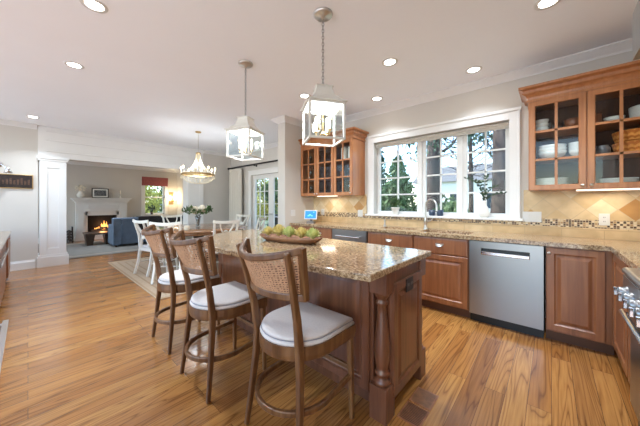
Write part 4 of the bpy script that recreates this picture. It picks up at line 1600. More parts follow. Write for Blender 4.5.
# ------------------------------------------------------------------ south run at the left edge
root = empty('desk_cabinet', (-5.6, -0.225, 0), PI)
tag(root, 'cherry desk cabinet with a granite top at the left edge, before the grey wall', 'cabinet')
MB().box(0.0, 1.47, 0.0, 0.60, 0.09, 0.745).build('body', 'cherry', root)
MB().box(0.0, 1.47, 0.05, 0.60, 0.0, 0.09).build('toe_kick', 'toe', root)
e = MB()
raised(e, 0.75, 1.46, 0.10, 0.735)
d = e.build('door', 'cherry', root)
knob(d, 0.80, 0.68)
o = MB().box(-7.10, -4.0, -0.86, -0.195, 0.746, 0.785).build('desk_countertop', 'granite', bevel=0.005)
tag(o, 'low granite desk top at the left edge of the room', 'countertop')
root = empty('desk_drawer_cabinet', (-4.0, -0.225, 0), PI)
tag(root, 'cherry drawer cabinet with a long steel handle below the low granite desk top', 'cabinet')
MB().box(0.0, 1.58, 0.0, 0.60, 0.09, 0.745).build('body', 'cherry', root)
MB().box(0.01, 1.57, -0.02, 0.0, 0.12, 0.735).build('drawer', 'cherry', root)
h = MB().box(0.05, 1.55, -0.052, -0.035, 0.63, 0.665)
h.box(0.08, 0.10, -0.036, -0.02, 0.64, 0.655).box(1.5, 1.52, -0.036, -0.02, 0.64, 0.655)
h.build('handle', 'chrome', root)
MB().box(0.0, 1.58, 0.05, 0.60, 0.0, 0.09).build('toe_kick', 'toe', root)
root = empty('wall_oven', (-1.0, -0.16, 0), PI)
tag(root, 'steel oven whose bar handle pokes in at the lower left edge', 'oven')
MB().box(0.0, 0.70, 0.0, 0.60, 0.10, 0.86).build('body', 'steel', root)
MB().box(0.01, 0.69, -0.02, 0.0, 0.13, 0.84).build('door', 'black', root)
h = MB().box(0.02, 0.66, -0.108, -0.092, 0.770, 0.794)
h.box(0.06, 0.09, -0.097, -0.02, 0.772, 0.792).box(0.60, 0.63, -0.097, -0.02, 0.772, 0.792)
h.build('handle', 'chrome', root)
MB().box(0.0, 0.70, 0.05, 0.60, 0.0, 0.10).build('toe_kick', 'black', root)

# long framed picture and its lamp on the west wall
root = empty('picture_frame', (XW, -0.19, 1.68))
tag(root, 'long dark panoramic picture in a thin gold frame on the grey wall', 'picture')
MB().box(0.0, 0.025, -0.30, 0.26, -0.135, 0.135).build('frame', 'gold', root, bevel=0.003)
MB().box(0.025, 0.027, -0.285, 0.245, -0.12, 0.12).build('print', 'art_dark', root)
mb = MB()
for k in range(11):
    y = -0.25 + k * 0.045
    mb.box(0.027, 0.0275, y - 0.014, y + 0.014, -0.06, 0.02 + 0.02 * (k % 3))
mb.build('print_figures', 'art_warm', root)
root = empty('wall_sconce', (XW, -0.36, 1.98))
tag(root, 'chrome wall lamp above the long dark picture', 'wall lamp')
MB().lathe([(0.001, 0.02), (0.05, 0.018), (0.055, 0.0)], n=16, axis='x').build('backplate', 'chrome', root)
MB().tube([(0.01, 0, 0), (0.10, 0, 0.02), (0.16, 0.06, -0.03), (0.18, 0.12, -0.10)], 0.010, 8).build('arm', 'chrome', root)
MB().lathe([(0.02, 0.05), (0.03, 0.03), (0.055, -0.04), (0.05, -0.04), (0.025, 0.03)], (0.18, 0.12, -0.12), 14).build('lamp_shade', 'chrome', root)
root = empty('ceiling_vent', (-4.62, -0.32, ZC))
tag(root, 'small white ceiling vent at the left edge', 'vent')
MB().box(-0.15, 0.15, -0.10, 0.10, -0.008, 0).build('frame', 'white_plastic', root, bevel=0.003)
mb = MB()
for k in range(6):
    mb.box(-0.13, 0.13, -0.08 + k * 0.028, -0.07 + k * 0.028, -0.014, -0.008)
mb.build('slats', 'white_plastic', root)

# ------------------------------------------------------------------ dining room
TX, TY = -5.62, 2.42
rug = MB().box(-1.60, 1.60, -1.31, 1.31, 0, 0.008).build('rug', 'rug', loc=(-5.45, 2.44, 0.001))
tag(rug, 'rectangular striped jute rug under the dining table', 'rug')
b = MB()
for q in (0.03, 0.14, 0.25, 0.36):
    a_, c_ = 1.60 - q, 1.31 - q
    for y in (-c_, c_):
        b.box(-a_ - 0.012, a_ + 0.012, y - 0.012, y + 0.012, 0.0078, 0.0092)
    for x in (-a_, a_):
        b.box(x - 0.012, x + 0.012, -c_ + 0.012, c_ - 0.012, 0.0078, 0.0092)
b.build('border', 'rug_border', rug)

root = empty('dining_table', (TX, TY, 0.009))
tag(root, 'round polished wooden dining table under the beaded chandelier', 'table')
MB().lathe([(0.001, 0.722), (0.98, 0.722), (1.0, 0.73), (1.005, 0.74), (0.99, 0.75), (0.001, 0.75)], n=64).build('tabletop', 'table_wood', root)
MB().lathe([(0.85, 0.66), (0.87, 0.66), (0.87, 0.722), (0.85, 0.722)], n=48).build('apron', 'table_wood', root)
MB().lathe([(0.22, 0.10), (0.20, 0.13), (0.10, 0.18), (0.09, 0.25), (0.14, 0.34), (0.15, 0.42), (0.10, 0.52), (0.12, 0.60), (0.24, 0.66)], n=24).build('pedestal', 'dark_wood', root)
for k in range(4):
    a = k * PI / 2 + PI / 4
    MB().tube([(0.15 * math.cos(a), 0.15 * math.sin(a), 0.16), (0.35 * math.cos(a), 0.35 * math.sin(a), 0.14), (0.58 * math.cos(a), 0.58 * math.sin(a), 0.03)], 0.04, flat=[(0.06, 0.10), (0.055, 0.07), (0.05, 0.055)]).build('foot', 'dark_wood', root, bevel=0.008)


def dining_chair():
    """origin on the floor under the seat, front to +y"""
    root = empty('dining_chair')
    for sx in (-1, 1):
        MB().tube([(0.20 * sx, 0.24, 0.0), (0.205 * sx, 0.21, 0.22), (0.21 * sx, 0.20, 0.43)], 0.01, flat=[(0.024, 0.026), (0.03, 0.03), (0.036, 0.036)]).build('leg', 'chair_white', root)
        MB().tube([(0.20 * sx, -0.30, 0.0), (0.19 * sx, -0.24, 0.22), (0.185 * sx, -0.21, 0.45), (0.19 * sx, -0.23, 0.68), (0.205 * sx, -0.30, 0.93)], 0.01, flat=[(0.026, 0.03), (0.03, 0.036), (0.034, 0.04), (0.03, 0.034), (0.028, 0.028)]).build('leg', 'chair_white', root)
    fr = MB()
    fr.prism([(-0.225, 0.22), (-0.20, -0.22), (0.20, -0.22), (0.225, 0.22)], 0.40, 0.455)
    fr.build('seat_frame', 'chair_white', root, bevel=0.004)
    MB().prism([(-0.215, 0.225), (-0.19, -0.195), (0.19, -0.195), (0.215, 0.225)], 0.455, 0.495).build('seat', 'cushion', root, bevel=0.015, seg=3)
    MB().tube([(0.235 * (t - 0.5) * 2, -0.305 - 0.035 * (1 - (2 * t - 1) ** 2), 0.925 + 0.02 * abs(2 * t - 1) ** 2) for t in [k / 10 for k in range(11)]], 0.01, flat=(0.024, 0.05)).build('crest_rail', 'chair_white', root, bevel=0.005)
    sp = MB()
    for sx in (-1, 1):
        pts = []
        for k in range(13):
            t = k / 12
            z = 0.47 + 0.45 * t
            x = sx * (0.035 + 0.085 * abs(math.cos(PI * t)) ** 1.3)
            pts.append((x, -0.215 - 0.10 * t * t - 0.012, z))
        sp.tube(pts, 0.01, flat=(0.018, 0.03))
    oval = [(0.055 * math.cos(2 * PI * k / 18), -0.255, 0.70 + 0.075 * math.sin(2 * PI * k / 18)) for k in range(18)]
    sp.tube(oval, 0.011, 6, closed=True)
    sp.sphere((0, -0.252, 0.70), 0.05, 12, 8, (1, 0.25, 1.3))
    sp.build('splat', 'chair_white', root)
    st = MB()
    st.tube([(-0.20, -0.24, 0.2), (-0.205, 0.21, 0.2)], 0.009, 8).tube([(0.20, -0.24, 0.2), (0.205, 0.21, 0.2)], 0.009, 8).tube([(-0.2, 0, 0.2), (0.2, 0, 0.2)], 0.009, 8)
    st.build('stretcher', 'chair_white', root)
    return root


ch = None
chairs = [(-5.42, 1.60, 'white splat-back dining chair in front of the blue sofa, seen from its side'),
          (-4.70, 1.62, 'white splat-back dining chair just behind the farthest cane stool'),
          (-4.46, 2.30, 'white splat-back dining chair with its back to the island, right of the flower vase'),
          (-4.72, 3.05, 'white splat-back dining chair silhouetted against the french door'),
          (-5.85, 3.38, 'white splat-back dining chair on the far side, below the curtain'),
          (-6.62, 2.36, 'white splat-back dining chair beyond the table, backed by the dark throw')]
for x, y, l in chairs:
    rz = math.atan2(TY - y, TX - x) - PI / 2
    if ch is None:
        ch = dining_chair()
        ch.location = (x, y, 0.016)
        ch.rotation_euler = (0, 0, rz)
        tag(ch, l, 'chair', 'white dining chairs')
    else:
        dup(ch, (x, y, 0.016), rz, l, 'white dining chairs')

root = empty('flower_vase', (TX + 0.02, TY - 0.02, 0.759))
tag(root, 'clear glass vase of cream hydrangeas and greenery on the dining table', 'vase')
MB().lathe([(0.001, 0), (0.045, 0), (0.05, 0.01), (0.04, 0.08), (0.045, 0.16), (0.065, 0.24), (0.06, 0.24), (0.04, 0.16), (0.035, 0.08), (0.001, 0.015)], n=20).build('body', 'goblet', root)
mb = MB()
for k in range(9):
    a = k * 0.7
    mb.tube([(0.015 * math.cos(a), 0.015 * math.sin(a), 0.03), (0.03 * math.cos(a + 1), 0.03 * math.sin(a + 1), 0.24), (0.10 * math.cos(a + 1), 0.10 * math.sin(a + 1), 0.36)], 0.004, 5)
mb.build('stems', 'leaf_dark', root)
mb = MB()
for k in range(10):
    a = k * 2 * PI / 10
    rr = 0.20 + 0.05 * (k % 2)
    leafy(mb, (rr * math.cos(a), rr * math.sin(a), 0.34 + 0.03 * (k % 3)), (0.08, 0.08, 0.06), 26, 0.035)
mb.build('greenery', 'leaf', root)
for k, (x, y, z, r) in enumerate(((0.0, -0.06, 0.36, 0.085), (-0.12, 0.06, 0.36, 0.07), (0.11, 0.05, 0.38, 0.07), (0.02, 0.08, 0.42, 0.06))):
    mb = MB()
    rnd = random.Random(k)
    mb.sphere((x, y, z), r * 0.85, 12, 8)
    for _ in range(130):
        d = Vector((rnd.gauss(0, 1), rnd.gauss(0, 1), rnd.gauss(0, 1))).normalized()
        p = Vector((x, y, z)) + d * r
        t = d.orthogonal().normalized()
        u_ = d.cross(t)
        s_ = r * 0.17
        mb.add([p + t * s_, p + u_ * s_, p - t * s_, p - u_ * s_], [(0, 1, 2, 3)])
    mb.build('hydrangea', 'petal', root)
for k, (x, y, l) in enumerate(((-5.15, 2.0, 'small cream votive jar on the dining table nearer the stools'), (-5.55, 1.85, 'small cream votive jar on the dining table nearer the sofa'))):
    o = MB().lathe([(0.001, 0), (0.04, 0), (0.05, 0.02), (0.05, 0.06), (0.042, 0.085), (0.036, 0.085), (0.001, 0.07)], n=16).build('votive_jar', 'petal', loc=(x, y, 0.759))
    tag(o, l, 'jar', 'votive jars')

# beaded chandelier
root = empty('chandelier', (-5.66, 2.43, ZC))
tag(root, 'beaded chandelier with candle bulbs over the round dining table', 'chandelier')
H = lambda z: z - ZC
MB().lathe([(0.001, 0), (0.06, 0), (0.055, -0.02), (0.015, -0.03), (0.001, -0.032)], n=18).build('canopy', 'gold', root)
MB().tube([(0, 0, -0.03), (0, 0, H(2.34))], 0.006, 8).build('rod', 'nickel', root)
MB().lathe([(0.02, H(2.36)), (0.05, H(2.345)), (0.05, H(2.32)), (0.02, H(2.31))], n=16).build('crown', 'gold', root)
rg = MB()
rs = [[(r * math.cos(2 * PI * k / 40), r * math.sin(2 * PI * k / 40), H(z)) for k in range(40)] for r, z in ((0.30, 1.86), (0.325, 1.86), (0.33, 1.875), (0.325, 1.90), (0.30, 1.90), (0.30, 1.86))]
rg.rings(rs, True, False)
for k in range(3):
    a = k * PI / 3
    rg.tube([(0.31 * math.cos(a), 0.31 * math.sin(a), H(1.88)), (-0.31 * math.cos(a), -0.31 * math.sin(a), H(1.88))], 0.005, 6)
rg.build('ring', 'gold', root)
bd = MB()


def bead(p, r=0.008):
    x, y, z = p
    bd.add([(x + r, y, z), (x, y + r, z), (x - r, y, z), (x, y - r, z), (x, y, z + r), (x, y, z - r)],
           [(0, 1, 4), (1, 2, 4), (2, 3, 4), (3, 0, 4), (1, 0, 5), (2, 1, 5), (3, 2, 5), (0, 3, 5)], True)


for k in range(22):
    a = 2 * PI * k / 22
    for q in range(24):
        t = q / 23
        r = 0.045 + 0.255 * t ** 2.6
        bead((r * math.cos(a), r * math.sin(a), H(2.325 - 0.42 * t)))
    for q in range(15):
        t = q / 14
        r = 0.28 * math.cos(t * PI / 2) ** 0.8 + 0.03
        bead((r * math.cos(a), r * math.sin(a), H(1.86 - 0.17 * math.sin(t * PI / 2))))
o = bd.build('bead_strands', 'bead', root, kind='stuff')
bd = MB()
for k in range(18):
    a = 2 * PI * k / 18
    a2 = a + 2 * PI / 18
    for q in range(9):
        t = q / 8
        aa = a + (a2 - a) * t
        bead((0.335 * math.cos(aa), 0.335 * math.sin(aa), H(1.86 - 0.07 * math.sin(PI * t))))
bd.build('bead_swags', 'bead', root, kind='stuff')
for k in range(8):
    a = 2 * PI * k / 8 + 0.2
    c, s = 0.335 * math.cos(a), 0.335 * math.sin(a)
    cd = MB().lathe([(0.012, 0), (0.024, 0.004), (0.012, 0.01), (0.010, 0.012), (0.010, 0.085), (0.001, 0.086)], (c, s, H(1.90)), 10).build('candle', 'ivory', root)
    MB().lathe([(0.005, 0), (0.014, 0.014), (0.015, 0.024), (0.008, 0.045), (0.001, 0.06)], (c, s, H(1.985)), 10).build('bulb', 'candle', cd)
lamp('chandelier_lamp', 'POINT', (0, 0, H(2.02)), 24, (0.84, 0.92, 1.0), 0.14, root)

# curtain and rod
root = empty('curtain_rod', (-6.2, YD - 0.13, 2.33))
tag(root, 'black curtain rod with round finial above the french door', 'curtain rod')
MB().tube([(-1.22, 0, 0), (1.6, 0, 0)], 0.021, 10).build('rod', 'black_metal', root)
MB().lathe([(0.001, -0.06), (0.02, -0.055), (0.035, -0.03), (0.02, -0.005), (0.024, 0.0), (0.016, 0.02)], (-1.22, 0, 0), 12, 'x').build('finial', 'black_metal', root)
for x in (-1.10, 0.05, 1.3):
    MB().tube([(x, 0, -0.005), (x, 0.06, -0.02), (x, 0.128, -0.02)], 0.012, 8).lathe([(0.03, -0.01), (0.03, 0.0)], (x, 0.128, -0.02), 12, 'y', cap=True).build('bracket', 'black_metal', root)
root = empty('curtain', (-7.06, YD - 0.13, 0))
tag(root, 'pale linen curtain panel hanging left of the french door', 'curtain')
rs = []
N = 90
for z in (0.02, 0.6, 1.2, 1.8, 2.2, 2.285):
    ring = []
    for k in range(N + 1):
        x = -0.33 + 0.66 * k / N
        ring.append((x, 0.052 * math.sin(k / N * 2 * PI * 5.5) * (1 - 0.15 * (z > 2.1)), z))
    rs.append(ring)
o = MB().rings(rs, True, False, closed=False).build('cloth', 'curtain', root)
so = o.modifiers.new('thick', 'SOLIDIFY')
so.thickness = 0.004
mb = MB()
for k in range(6):
    x = -0.28 + k * 0.112
    mb.tube([(x, 0.024 * math.cos(2 * PI * q / 12), 2.33 + 0.024 * math.sin(2 * PI * q / 12)) for q in range(12)], 0.003, 5, closed=True)
mb.build('rings', 'black_metal', root)

# ------------------------------------------------------------------ living room
o = MB().box(-11.2, -8.15, 0.3, 3.9, 0.001, 0.012).build('area_rug', 'grey_rug')
tag(o, 'grey patterned living room rug before the fireplace', 'rug')
b = MB()
for a, c in ((0.5, 0.62), (3.58, 3.7)):
    b.box(-11.0, -8.35, a, c, 0.012, 0.0135)
for a, c in ((-11.0, -10.88), (-8.47, -8.35)):
    b.box(a, c, 0.62, 3.58, 0.012, 0.0135)
b.build('border', 'rug_edge', o)

# fireplace: origin at the hearth centre, front towards +x
FY = 1.76
root = empty('fireplace', (XL, FY, 0))
tag(root, 'white fireplace surround and mantel around a lit firebox', 'fireplace')
su = MB()
su.box(0.002, 0.16, -0.70, -0.46, 0, 1.28)
su.box(0.002, 0.16, 0.46, 0.70, 0, 1.28)
su.box(0.002, 0.16, -0.46, 0.46, 0.98, 1.28)
su.box(0.002, 0.18, -0.73, -0.44, 0, 0.14)
su.box(0.002, 0.18, 0.44, 0.73, 0, 0.14)
su.box(0.16, 0.175, -0.66, -0.50, 0.2, 0.95)
su.box(0.16, 0.175, 0.50, 0.66, 0.2, 0.95)
su.box(0.16, 0.175, -0.40, 0.40, 1.06, 1.22)
su.build('surround', 'trim', root, bevel=0.004)
mt = MB()
for (d, z0, z1) in ((0.02, 1.28, 1.33), (0.06, 1.33, 1.38), (0.09, 1.38, 1.41), (0.12, 1.41, 1.45)):
    mt.box(0.002, 0.16 + d, -0.70 - d, 0.70 + d, z0, z1)
mt.build('mantel_shelf', 'trim', root, bevel=0.006)
mb = MB()
mb.box(0.002, 0.12, -0.46, -0.40, 0.26, 0.98).box(0.002, 0.12, 0.40, 0.46, 0.26, 0.98).box(0.002, 0.12, -0.46, 0.46, 0.84, 0.98).box(0.002, 0.12, -0.46, 0.46, 0.0, 0.26)
mb.build('marble_slip', 'marble', root)
fb = MB()
fb.box(0.002, 0.01, -0.40, 0.40, 0.26, 0.84)
fb.box(0.01, 0.115, -0.40, -0.385, 0.26, 0.84).box(0.01, 0.115, 0.385, 0.40, 0.26, 0.84).box(0.01, 0.115, -0.385, 0.385, 0.82, 0.84)
fb.build('firebox', 'soot', root)
for k, (y, z, a, ln) in enumerate(((0.0, 0.30, 0.05, 0.6), (-0.08, 0.36, 0.25, 0.45), (0.12, 0.37, -0.3, 0.42))):
    d = Vector((0, math.cos(a), math.sin(a))) * ln / 2
    MB().tube([Vector((0.065, y, z)) - d, Vector((0.065, y, z)) + d], 0.035, 10).build('log', 'bark', root)
rnd = random.Random(2)
fl = MB()
for k in range(13):
    y = -0.20 + 0.035 * k
    h = 0.26 * math.exp(-((y - 0.06) / 0.12) ** 2) * (0.6 + 0.4 * (k % 2)) + 0.06
    fl.lathe([(0.012, 0.0), (0.018, h * 0.25), (0.011, h * 0.6), (0.001, h)], (0.055 + 0.015 * (k % 2), y, 0.34), 8)
fl.build('flames', 'flame', root)
lamp('fire_lamp', 'POINT', (0.14, 0, 0.5), 3, (1, 0.5, 0.2), 0.08, root)

root = empty('picture_frame', (XL + 0.09, FY - 0.06, 1.452))
tag(root, 'black framed print with white mat leaning on the mantel', 'picture')
MB().obox((0, 0, 0.17), (0.02, 0.46, 0.335), ry=-0.08).build('frame', 'black', root)
MB().obox((0.0115, 0, 0.17), (0.003, 0.41, 0.285), ry=-0.08).build('mat_board', 'paper', root)
MB().obox((0.014, 0, 0.17), (0.003, 0.33, 0.205), ry=-0.08).build('print', 'art_grey', root)
root = empty('flower_vase', (XL + 0.14, FY - 0.58, 1.452))
tag(root, 'round white vase with pale blossoms at the left end of the mantel', 'vase')
MB().lathe([(0.001, 0), (0.06, 0), (0.10, 0.05), (0.11, 0.10), (0.08, 0.16), (0.05, 0.19), (0.055, 0.21), (0.045, 0.21), (0.001, 0.18)], n=20).build('body', 'white', root)
mb = MB()
leafy(mb, (0, 0, 0.32), (0.13, 0.16, 0.13), 150, 0.022)
for k in range(7):
    mb.tube([(0, 0, 0.18), (0.09 * math.cos(k), 0.11 * math.sin(k), 0.40)], 0.004, 5)
mb.build('blossoms', 'petal', root)
root = empty('candlestick', (XL + 0.13, FY + 0.50, 1.452))
tag(root, 'slim white candlestick at the right end of the mantel', 'candlestick')
MB().lathe([(0.001, 0), (0.045, 0), (0.04, 0.012), (0.012, 0.03), (0.012, 0.13), (0.03, 0.14), (0.03, 0.15), (0.001, 0.15)], n=14).build('stand', 'white', root)
MB().lathe([(0.018, 0.15), (0.018, 0.28), (0.001, 0.282)], n=12).build('candle', 'ivory', root)
root = empty('log_holder', (XL + 0.35, 0.80, 0))
tag(root, 'dark log holder stacked with firewood left of the fireplace', 'log holder')
mb = MB()
for x in (-0.12, 0.12):
    mb.tube([(x, -0.16, 0.50), (x, -0.16, 0.03), (x, 0.16, 0.03), (x, 0.16, 0.50)], 0.012, 8)
for y in (-0.16, 0.16):
    mb.tube([(-0.12, y, 0.06), (0.12, y, 0.06)], 0.010, 8).tube([(-0.12, y, 0.5), (0.12, y, 0.5)], 0.010, 8)
mb.tube([(-0.12, -0.16, 0.012), (0.12, -0.16, 0.012)], 0.012, 8).tube([(-0.12, 0.16, 0.012), (0.12, 0.16, 0.012)], 0.012, 8)
mb.build('rack', 'black_metal', root)
first = None
for r_ in range(4):
    for c_ in range(3):
        p = (XL + 0.35, 0.80 - 0.095 + c_ * 0.095, 0.088 + r_ * 0.088)
        l = 'split firewood log in the dark holder, %s row, %s of three' % (['lowest', 'second', 'third', 'top'][r_], ['left', 'middle', 'right'][c_])
        if first is None:
            first = MB().tube([(-0.17, 0, 0), (0.17, 0, 0)], 0.042, 9).build('firewood_log', 'bark', loc=p)
            tag(first, l, 'log', 'firewood in the holder')
        else:
            dup(first, p, 0, l, 'firewood in the holder')

# coffee table with tapered block legs
root = empty('coffee_table', (-10.34, 1.44, 0.013))
tag(root, 'low dark wooden coffee table with tapered block legs before the sofa', 'table')
MB().box(-0.32, 0.32, -0.34, 0.34, 0.32, 0.37).build('tabletop', 'dark_wood', root, bevel=0.01)
for y in (-0.22, 0.22):
    mb = MB()
    rs = [[(-a, y - b, z), (a, y - b, z), (a, y + b, z), (-a, y + b, z)] for a, b, z in ((0.14, 0.07, 0.0), (0.20, 0.11, 0.32))]
    mb.rings(rs, False, True)
    mb.build('leg', 'dark_wood', root)

# sofa facing the fire, back to the dining room
root = empty('sofa', (-9.25, 2.62, 0.013))
tag(root, 'long blue velvet sofa with its back to the dining room', 'sofa')
L2 = 1.02
for sx in (-0.62, -0.05):
    for sy in (-L2 + 0.08, L2 - 0.08):
        MB().lathe([(0.02, 0), (0.025, 0.03), (0.03, 0.07)], (sx, sy, 0), 10, cap=True).build('leg', 'dark_wood', root)
MB().box(-0.72, -0.06, -L2 + 0.20, L2 - 0.20, 0.07, 0.30).build('base', 'sofa', root, bevel=0.02)
MB().box(-0.20, 0.0, -L2 + 0.19, L2 - 0.19, 0.06, 0.83).build('backrest', 'sofa', root, bevel=0.04, seg=4)
for s in (-1, 1):
    y0, y1 = sorted((s * L2, s * (L2 - 0.20)))
    a = MB()
    a.box(-0.74, 0.005, y0, y1, 0.05, 0.62)
    a.box(-0.22, 0.005, y0, y1, 0.62, 0.83)
    a.build('armrest', 'sofa', root, bevel=0.03, seg=3)
for y in (-0.40, 0.40):
    MB().box(-0.74, -0.20, y - 0.40, y + 0.40, 0.30, 0.46).build('seat_cushion', 'sofa', root, bevel=0.05, seg=4)
o = MB()
o.box(-9.47, -9.235, 2.20, 3.60, 0.846, 0.862)
o.box(-9.247, -9.235, 2.20, 3.60, 0.42, 0.846)
o.box(-9.47, -9.455, 2.20, 3.60, 0.60, 0.846)
o = o.build('throw_blanket', 'charcoal', bevel=0.004)
tag(o, 'charcoal throw draped over the back of the blue sofa', 'throw')

# roman shade, sconces, side table lamp glow
root = empty('roman_shade', (XL + 0.05, (lx0 + lx1) / 2, 2.0))
tag(root, 'folded red roman shade at the top of the living room window', 'window shade')
mb = MB()
for k in range(4):
    mb.box(-0.02 + 0.008 * (k % 2), 0.02 + 0.012 * k, -0.46, 0.46, k * 0.085 - 0.04, k * 0.085 + 0.05)
mb.build('cloth', 'red_shade', root, bevel=0.008)
root = empty('mirror_sconce', (XL + 0.0, 4.02, 1.45))
tag(root, 'brass twin-candle sconce glowing right of the living room window', 'wall lamp')
MB().box(0.0, 0.015, -0.09, 0.09, -0.24, 0.28).build('backplate', 'gold', root, bevel=0.004)
mb = MB()
for s in (-1, 1):
    mb.tube([(0.015, 0, -0.1), (0.07, s * 0.06, -0.14), (0.09, s * 0.11, -0.06)], 0.007, 8)
mb.build('arm', 'gold', root)
for s in (-1, 1):
    cd = MB().lathe([(0.02, 0), (0.01, 0.008), (0.01, 0.09)], (0.09, s * 0.11, -0.06), 10).build('candle', 'ivory', root)
    MB().lathe([(0.006, 0), (0.018, 0.02), (0.018, 0.035), (0.01, 0.06), (0.001, 0.08)], (0.09, s * 0.11, 0.03), 10).build('bulb', 'candle', cd)
lamp('sconce_lamp', 'POINT', (0.22, 0, 0.05), 14, (1, 0.8, 0.5), 0.06, root)
root = empty('potted_plant', (XL + 0.10, 3.28, lz0))
tag(root, 'small dark leafy plant on the living room window sill', 'potted plant')
MB().lathe([(0.001, 0), (0.04, 0), (0.055, 0.09), (0.05, 0.09), (0.001, 0.08)], n=14).build('pot', 'dark_wood', root)
mb = MB()
leafy(mb, (0.02, 0, 0.24), (0.09, 0.17, 0.16), 110, 0.035)
for k in range(5):
    mb.tube([(0, 0, 0.08), (0.02, 0.10 * math.cos(k * 1.2), 0.32)], 0.004, 5)
mb.build('foliage', 'leaf_dark', root)
# console shelf under the sill plant
root = empty('console_table', (XL + 0.22, 3.42, 0))
tag(root, 'dark console table below the living room window', 'table')
MB().box(-0.20, 0.20, -0.75, 0.75, 0.70, 0.75).build('tabletop', 'dark_wood', root)
for sx in (-0.16, 0.16):
    for sy in (-0.70, 0.70):
        MB().box(sx - 0.025, sx + 0.025, sy - 0.025, sy + 0.025, 0, 0.70).build('leg', 'dark_wood', root)


# ------------------------------------------------------------------ outside
def tree(label, x, y, h, r0, crown, mat, seed, n=1500, size=0.14, bare=0, group='trees beyond the windows', name='tree'):
    rnd = random.Random(seed)
    root = empty(name, (x, y, -0.35))
    tag(root, label, 'tree', group)
    tr = MB()
    pts = [(0.05 * math.sin(k), 0.05 * math.cos(k * 1.3), h * k / 6) for k in range(7)]
    tr.tube(pts, [r0 * (1.25 if k == 0 else 1 - 0.11 * k) for k in range(7)], 12)
    for k in range(bare):
        z = h * rnd.uniform(0.28, 0.95)
        a = rnd.uniform(0, 2 * PI)
        p = Vector((0, 0, z))
        d = Vector((math.cos(a), math.sin(a), rnd.uniform(0.1, 0.7))).normalized()
        rr = r0 * rnd.uniform(0.14, 0.28)
        pp, rad = [p], [rr]
        for q in range(6):
            d = (d + Vector((rnd.uniform(-.45, .45), rnd.uniform(-.45, .45), rnd.uniform(-.25, .35)))).normalized()
            p = p + d * h * 0.055
            pp.append(p)
            rad.append(rr * (1 - (q + 1) / 7.5))
            if q > 0:
                d2 = (d + Vector((rnd.uniform(-1, 1), rnd.uniform(-1, 1), rnd.uniform(-.4, .7)))).normalized()
                tr.tube([p, p + d2 * h * 0.05, p + (d2 + Vector((rnd.uniform(-.4, .4), 0, 0.2))).normalized() * h * 0.10], [rr * 0.4, rr * 0.25, rr * 0.08], 5)
        tr.tube(pp, rad, 6)
    tr.build('trunk', 'bark', root)
    if crown:
        fo = MB()
        for (c, rad, cnt) in crown:
            leafy(fo, c, rad, cnt, size, rnd=rnd)
        fo.build('crown', mat, root)
    return root


def blobs(h, n, spread, seed, z0=0.3, cnt=160):
    rnd = random.Random(seed)
    out = []
    for k in range(n):
        z = h * (z0 + (1 - z0) * rnd.random())
        s = spread * (1.15 - 0.6 * (z / h))
        a = rnd.uniform(0, 2 * PI)
        q = rnd.uniform(0.2, 1) * s
        out.append(((q * math.cos(a), q * math.sin(a), z), (s * 0.42, s * 0.42, s * 0.2), cnt))
    return out


def cone(h, r, n, cnt=220):
    return [((0, 0, h * (0.06 + 0.9 * k / n)), (r * (1 - 0.92 * k / n), r * (1 - 0.92 * k / n), h * 0.09), int(cnt * (1.15 - k / n))) for k in range(n)]


tree('thick dark trunk seen through the right panes of the kitchen window', -1.08, 9.0, 11, 0.30, blobs(11, 16, 2.4, 4, 0.2, 110), 'pine', 11, size=0.10, bare=12)
tree('tall dark trunk seen through the left of the middle window panes', -3.30, 10.0, 12, 0.29, blobs(12, 16, 2.6, 6, 0.2, 110), 'pine', 12, size=0.10, bare=12)
tree('bare branching tree between the two dark trunks, farther off', -3.1, 15.0, 10, 0.13, blobs(10, 6, 2.2, 9, 0.4, 80), 'pine', 13, size=0.10, bare=44)
tree('bare branching tree behind the right-hand dark trunk', -1.6, 14.0, 9, 0.12, blobs(9, 7, 2.0, 19, 0.4, 90), 'pine', 14, size=0.10, bare=44)
tree('cone-shaped evergreen filling the lower left window panes', -5.6, 12.0, 4.2, 0.12, cone(4.2, 1.5, 9, 380), 'tree_green', 15, size=0.16)
tree('tall pale evergreen behind the left window panes', -9.6, 17.0, 7.0, 0.16, cone(7.0, 1.6, 10, 340), 'pine', 16, size=0.2)


def shrub(label, x, y, r, h, mat, seed, cnt=900, size=0.10, name='shrub'):
    rnd = random.Random(seed)
    root = empty(name, (x, y, -0.35))
    tag(root, label, 'shrub', 'shrubs outside')
    fo = MB()
    for k in range(6):
        a = k * 1.05
        leafy(fo, (0.45 * r * math.cos(a), 0.45 * r * math.sin(a), h * (0.35 + 0.12 * (k % 3))), (r * 0.6, r * 0.6, h * 0.42), cnt // 6, size, rnd=rnd)
    fo.build('foliage', mat, root)
    st = MB()
    for k in range(4):
        st.tube([(0, 0, 0), (0.2 * r * math.cos(k * 1.6), 0.2 * r * math.sin(k * 1.6), h * 0.6)], 0.03, 6)
    st.build('stem', 'bark', root)


shrub('dark round shrub below the middle window panes', -2.55, 9.2, 0.55, 1.9, 'tree_green', 21)
shrub('dark round shrub below the right window panes, left of the thick trunk', -2.0, 8.0, 0.5, 1.75, 'tree_green', 22)
shrub('low shrub below the left window panes', -4.3, 9.0, 0.6, 1.65, 'pine', 23)
shrub('low shrub at the foot of the thick dark trunk', -0.35, 8.4, 0.42, 1.6, 'pine', 24)

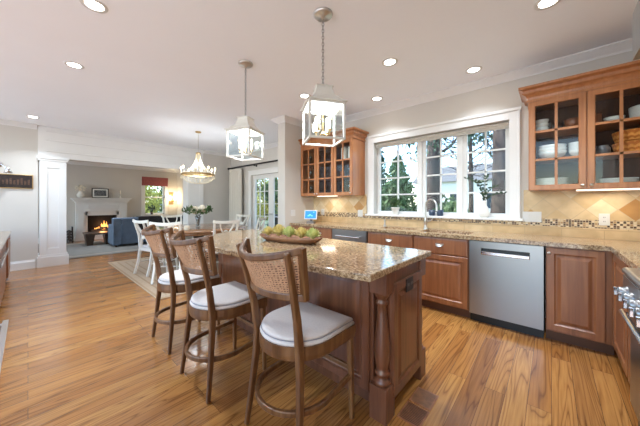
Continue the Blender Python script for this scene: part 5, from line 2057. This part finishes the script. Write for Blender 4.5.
# neighbouring white house
root = empty('house', (-5.6, 26, -0.35))
tag(root, 'white neighbouring house seen between the trunks', 'house')
MB().box(-4.5, 6.5, 0, 6, 0, 3.6).build('wall', 'siding', root)
mb = MB()
rs = [[(-4.9, -0.4, 3.6), (-4.9, 6.4, 3.6), (-4.9, 3, 5.4)], [(6.9, -0.4, 3.6), (6.9, 6.4, 3.6), (6.9, 3, 5.4)]]
mb.rings(rs, False, True)
mb.build('roof', 'roof', root)
for x in (-3.3, -1.0, 1.6, 4.2):
    f = MB().box(x - 0.5, x + 0.5, -0.06, 0, 1.1, 2.6).build('window', 'trim', root)
    MB().box(x - 0.42, x + 0.42, -0.075, -0.06, 1.18, 2.52).build('pane', 'window_dark', f)

# garden seen from the french door and the living room window
for k, (x, y, h, m, l) in enumerate(((-11.2, 8.6, 4.6, 'tree_yellow', 'sunlit yellow green tree right behind the french door panes'),
                                     (-13.6, 9.4, 5.4, 'tree_yellow', 'sunlit yellow green tree left behind the french door panes'),
                                     (-15.5, 12.5, 7.5, 'tree_green', 'taller green tree behind the two yellow green ones'),
                                     (-9.6, 8.4, 4.2, 'tree_green', 'green tree partly hidden by the grey pier'),
                                     (-18.5, 4.6, 5.0, 'tree_yellow', 'bright yellow green tree outside the living room window'),
                                     (-20.5, 6.8, 6.5, 'tree_green', 'green tree at the right of the living room window'))):
    rnd = random.Random(40 + k)
    cr = []
    for q in range(12):
        z = h * rnd.uniform(0.12, 0.95)
        a = rnd.uniform(0, 6.3)
        s = 0.95 * rnd.uniform(0.2, 1)
        cr.append(((s * math.cos(a), s * math.sin(a), z), (0.66, 0.66, 0.5), 260))
    tree(l, x, y, h, 0.10, cr, m, 50 + k, size=0.10, bare=8)


def patio_chair(label, x, y, rz):
    root = empty('patio_chair', (x, y, -0.12), rz)
    tag(root, label, 'chair', 'patio chairs')
    for sx in (-0.24, 0.24):
        MB().tube([(sx, 0.25, 0), (sx, 0.25, 0.62)], 0.014, 8).build('leg', 'black_metal', root)
        MB().tube([(sx, -0.25, 0), (sx, -0.25, 0.42), (sx, -0.34, 1.0)], 0.014, 8).build('leg', 'black_metal', root)
        MB().tube([(sx, 0.25, 0.62), (sx, -0.27, 0.62)], 0.014, 8).build('armrest', 'black_metal', root)
    MB().box(-0.24, 0.24, -0.25, 0.25, 0.40, 0.44).build('seat', 'charcoal', root)
    mb = MB()
    for k in range(6):
        xx = -0.24 + 0.096 * k
        mb.tube([(xx, -0.255, 0.46), (xx, -0.34, 1.0)], 0.008, 6)
    mb.tube([(-0.24, -0.34, 1.0), (0.24, -0.34, 1.0)], 0.014, 8)
    mb.build('backrest', 'black_metal', root)


patio_chair('dark metal patio chair outside the left french door panes', -7.5, 5.9, 0.6)
patio_chair('dark metal patio chair outside the right french door panes', -6.6, 5.7, -0.5)
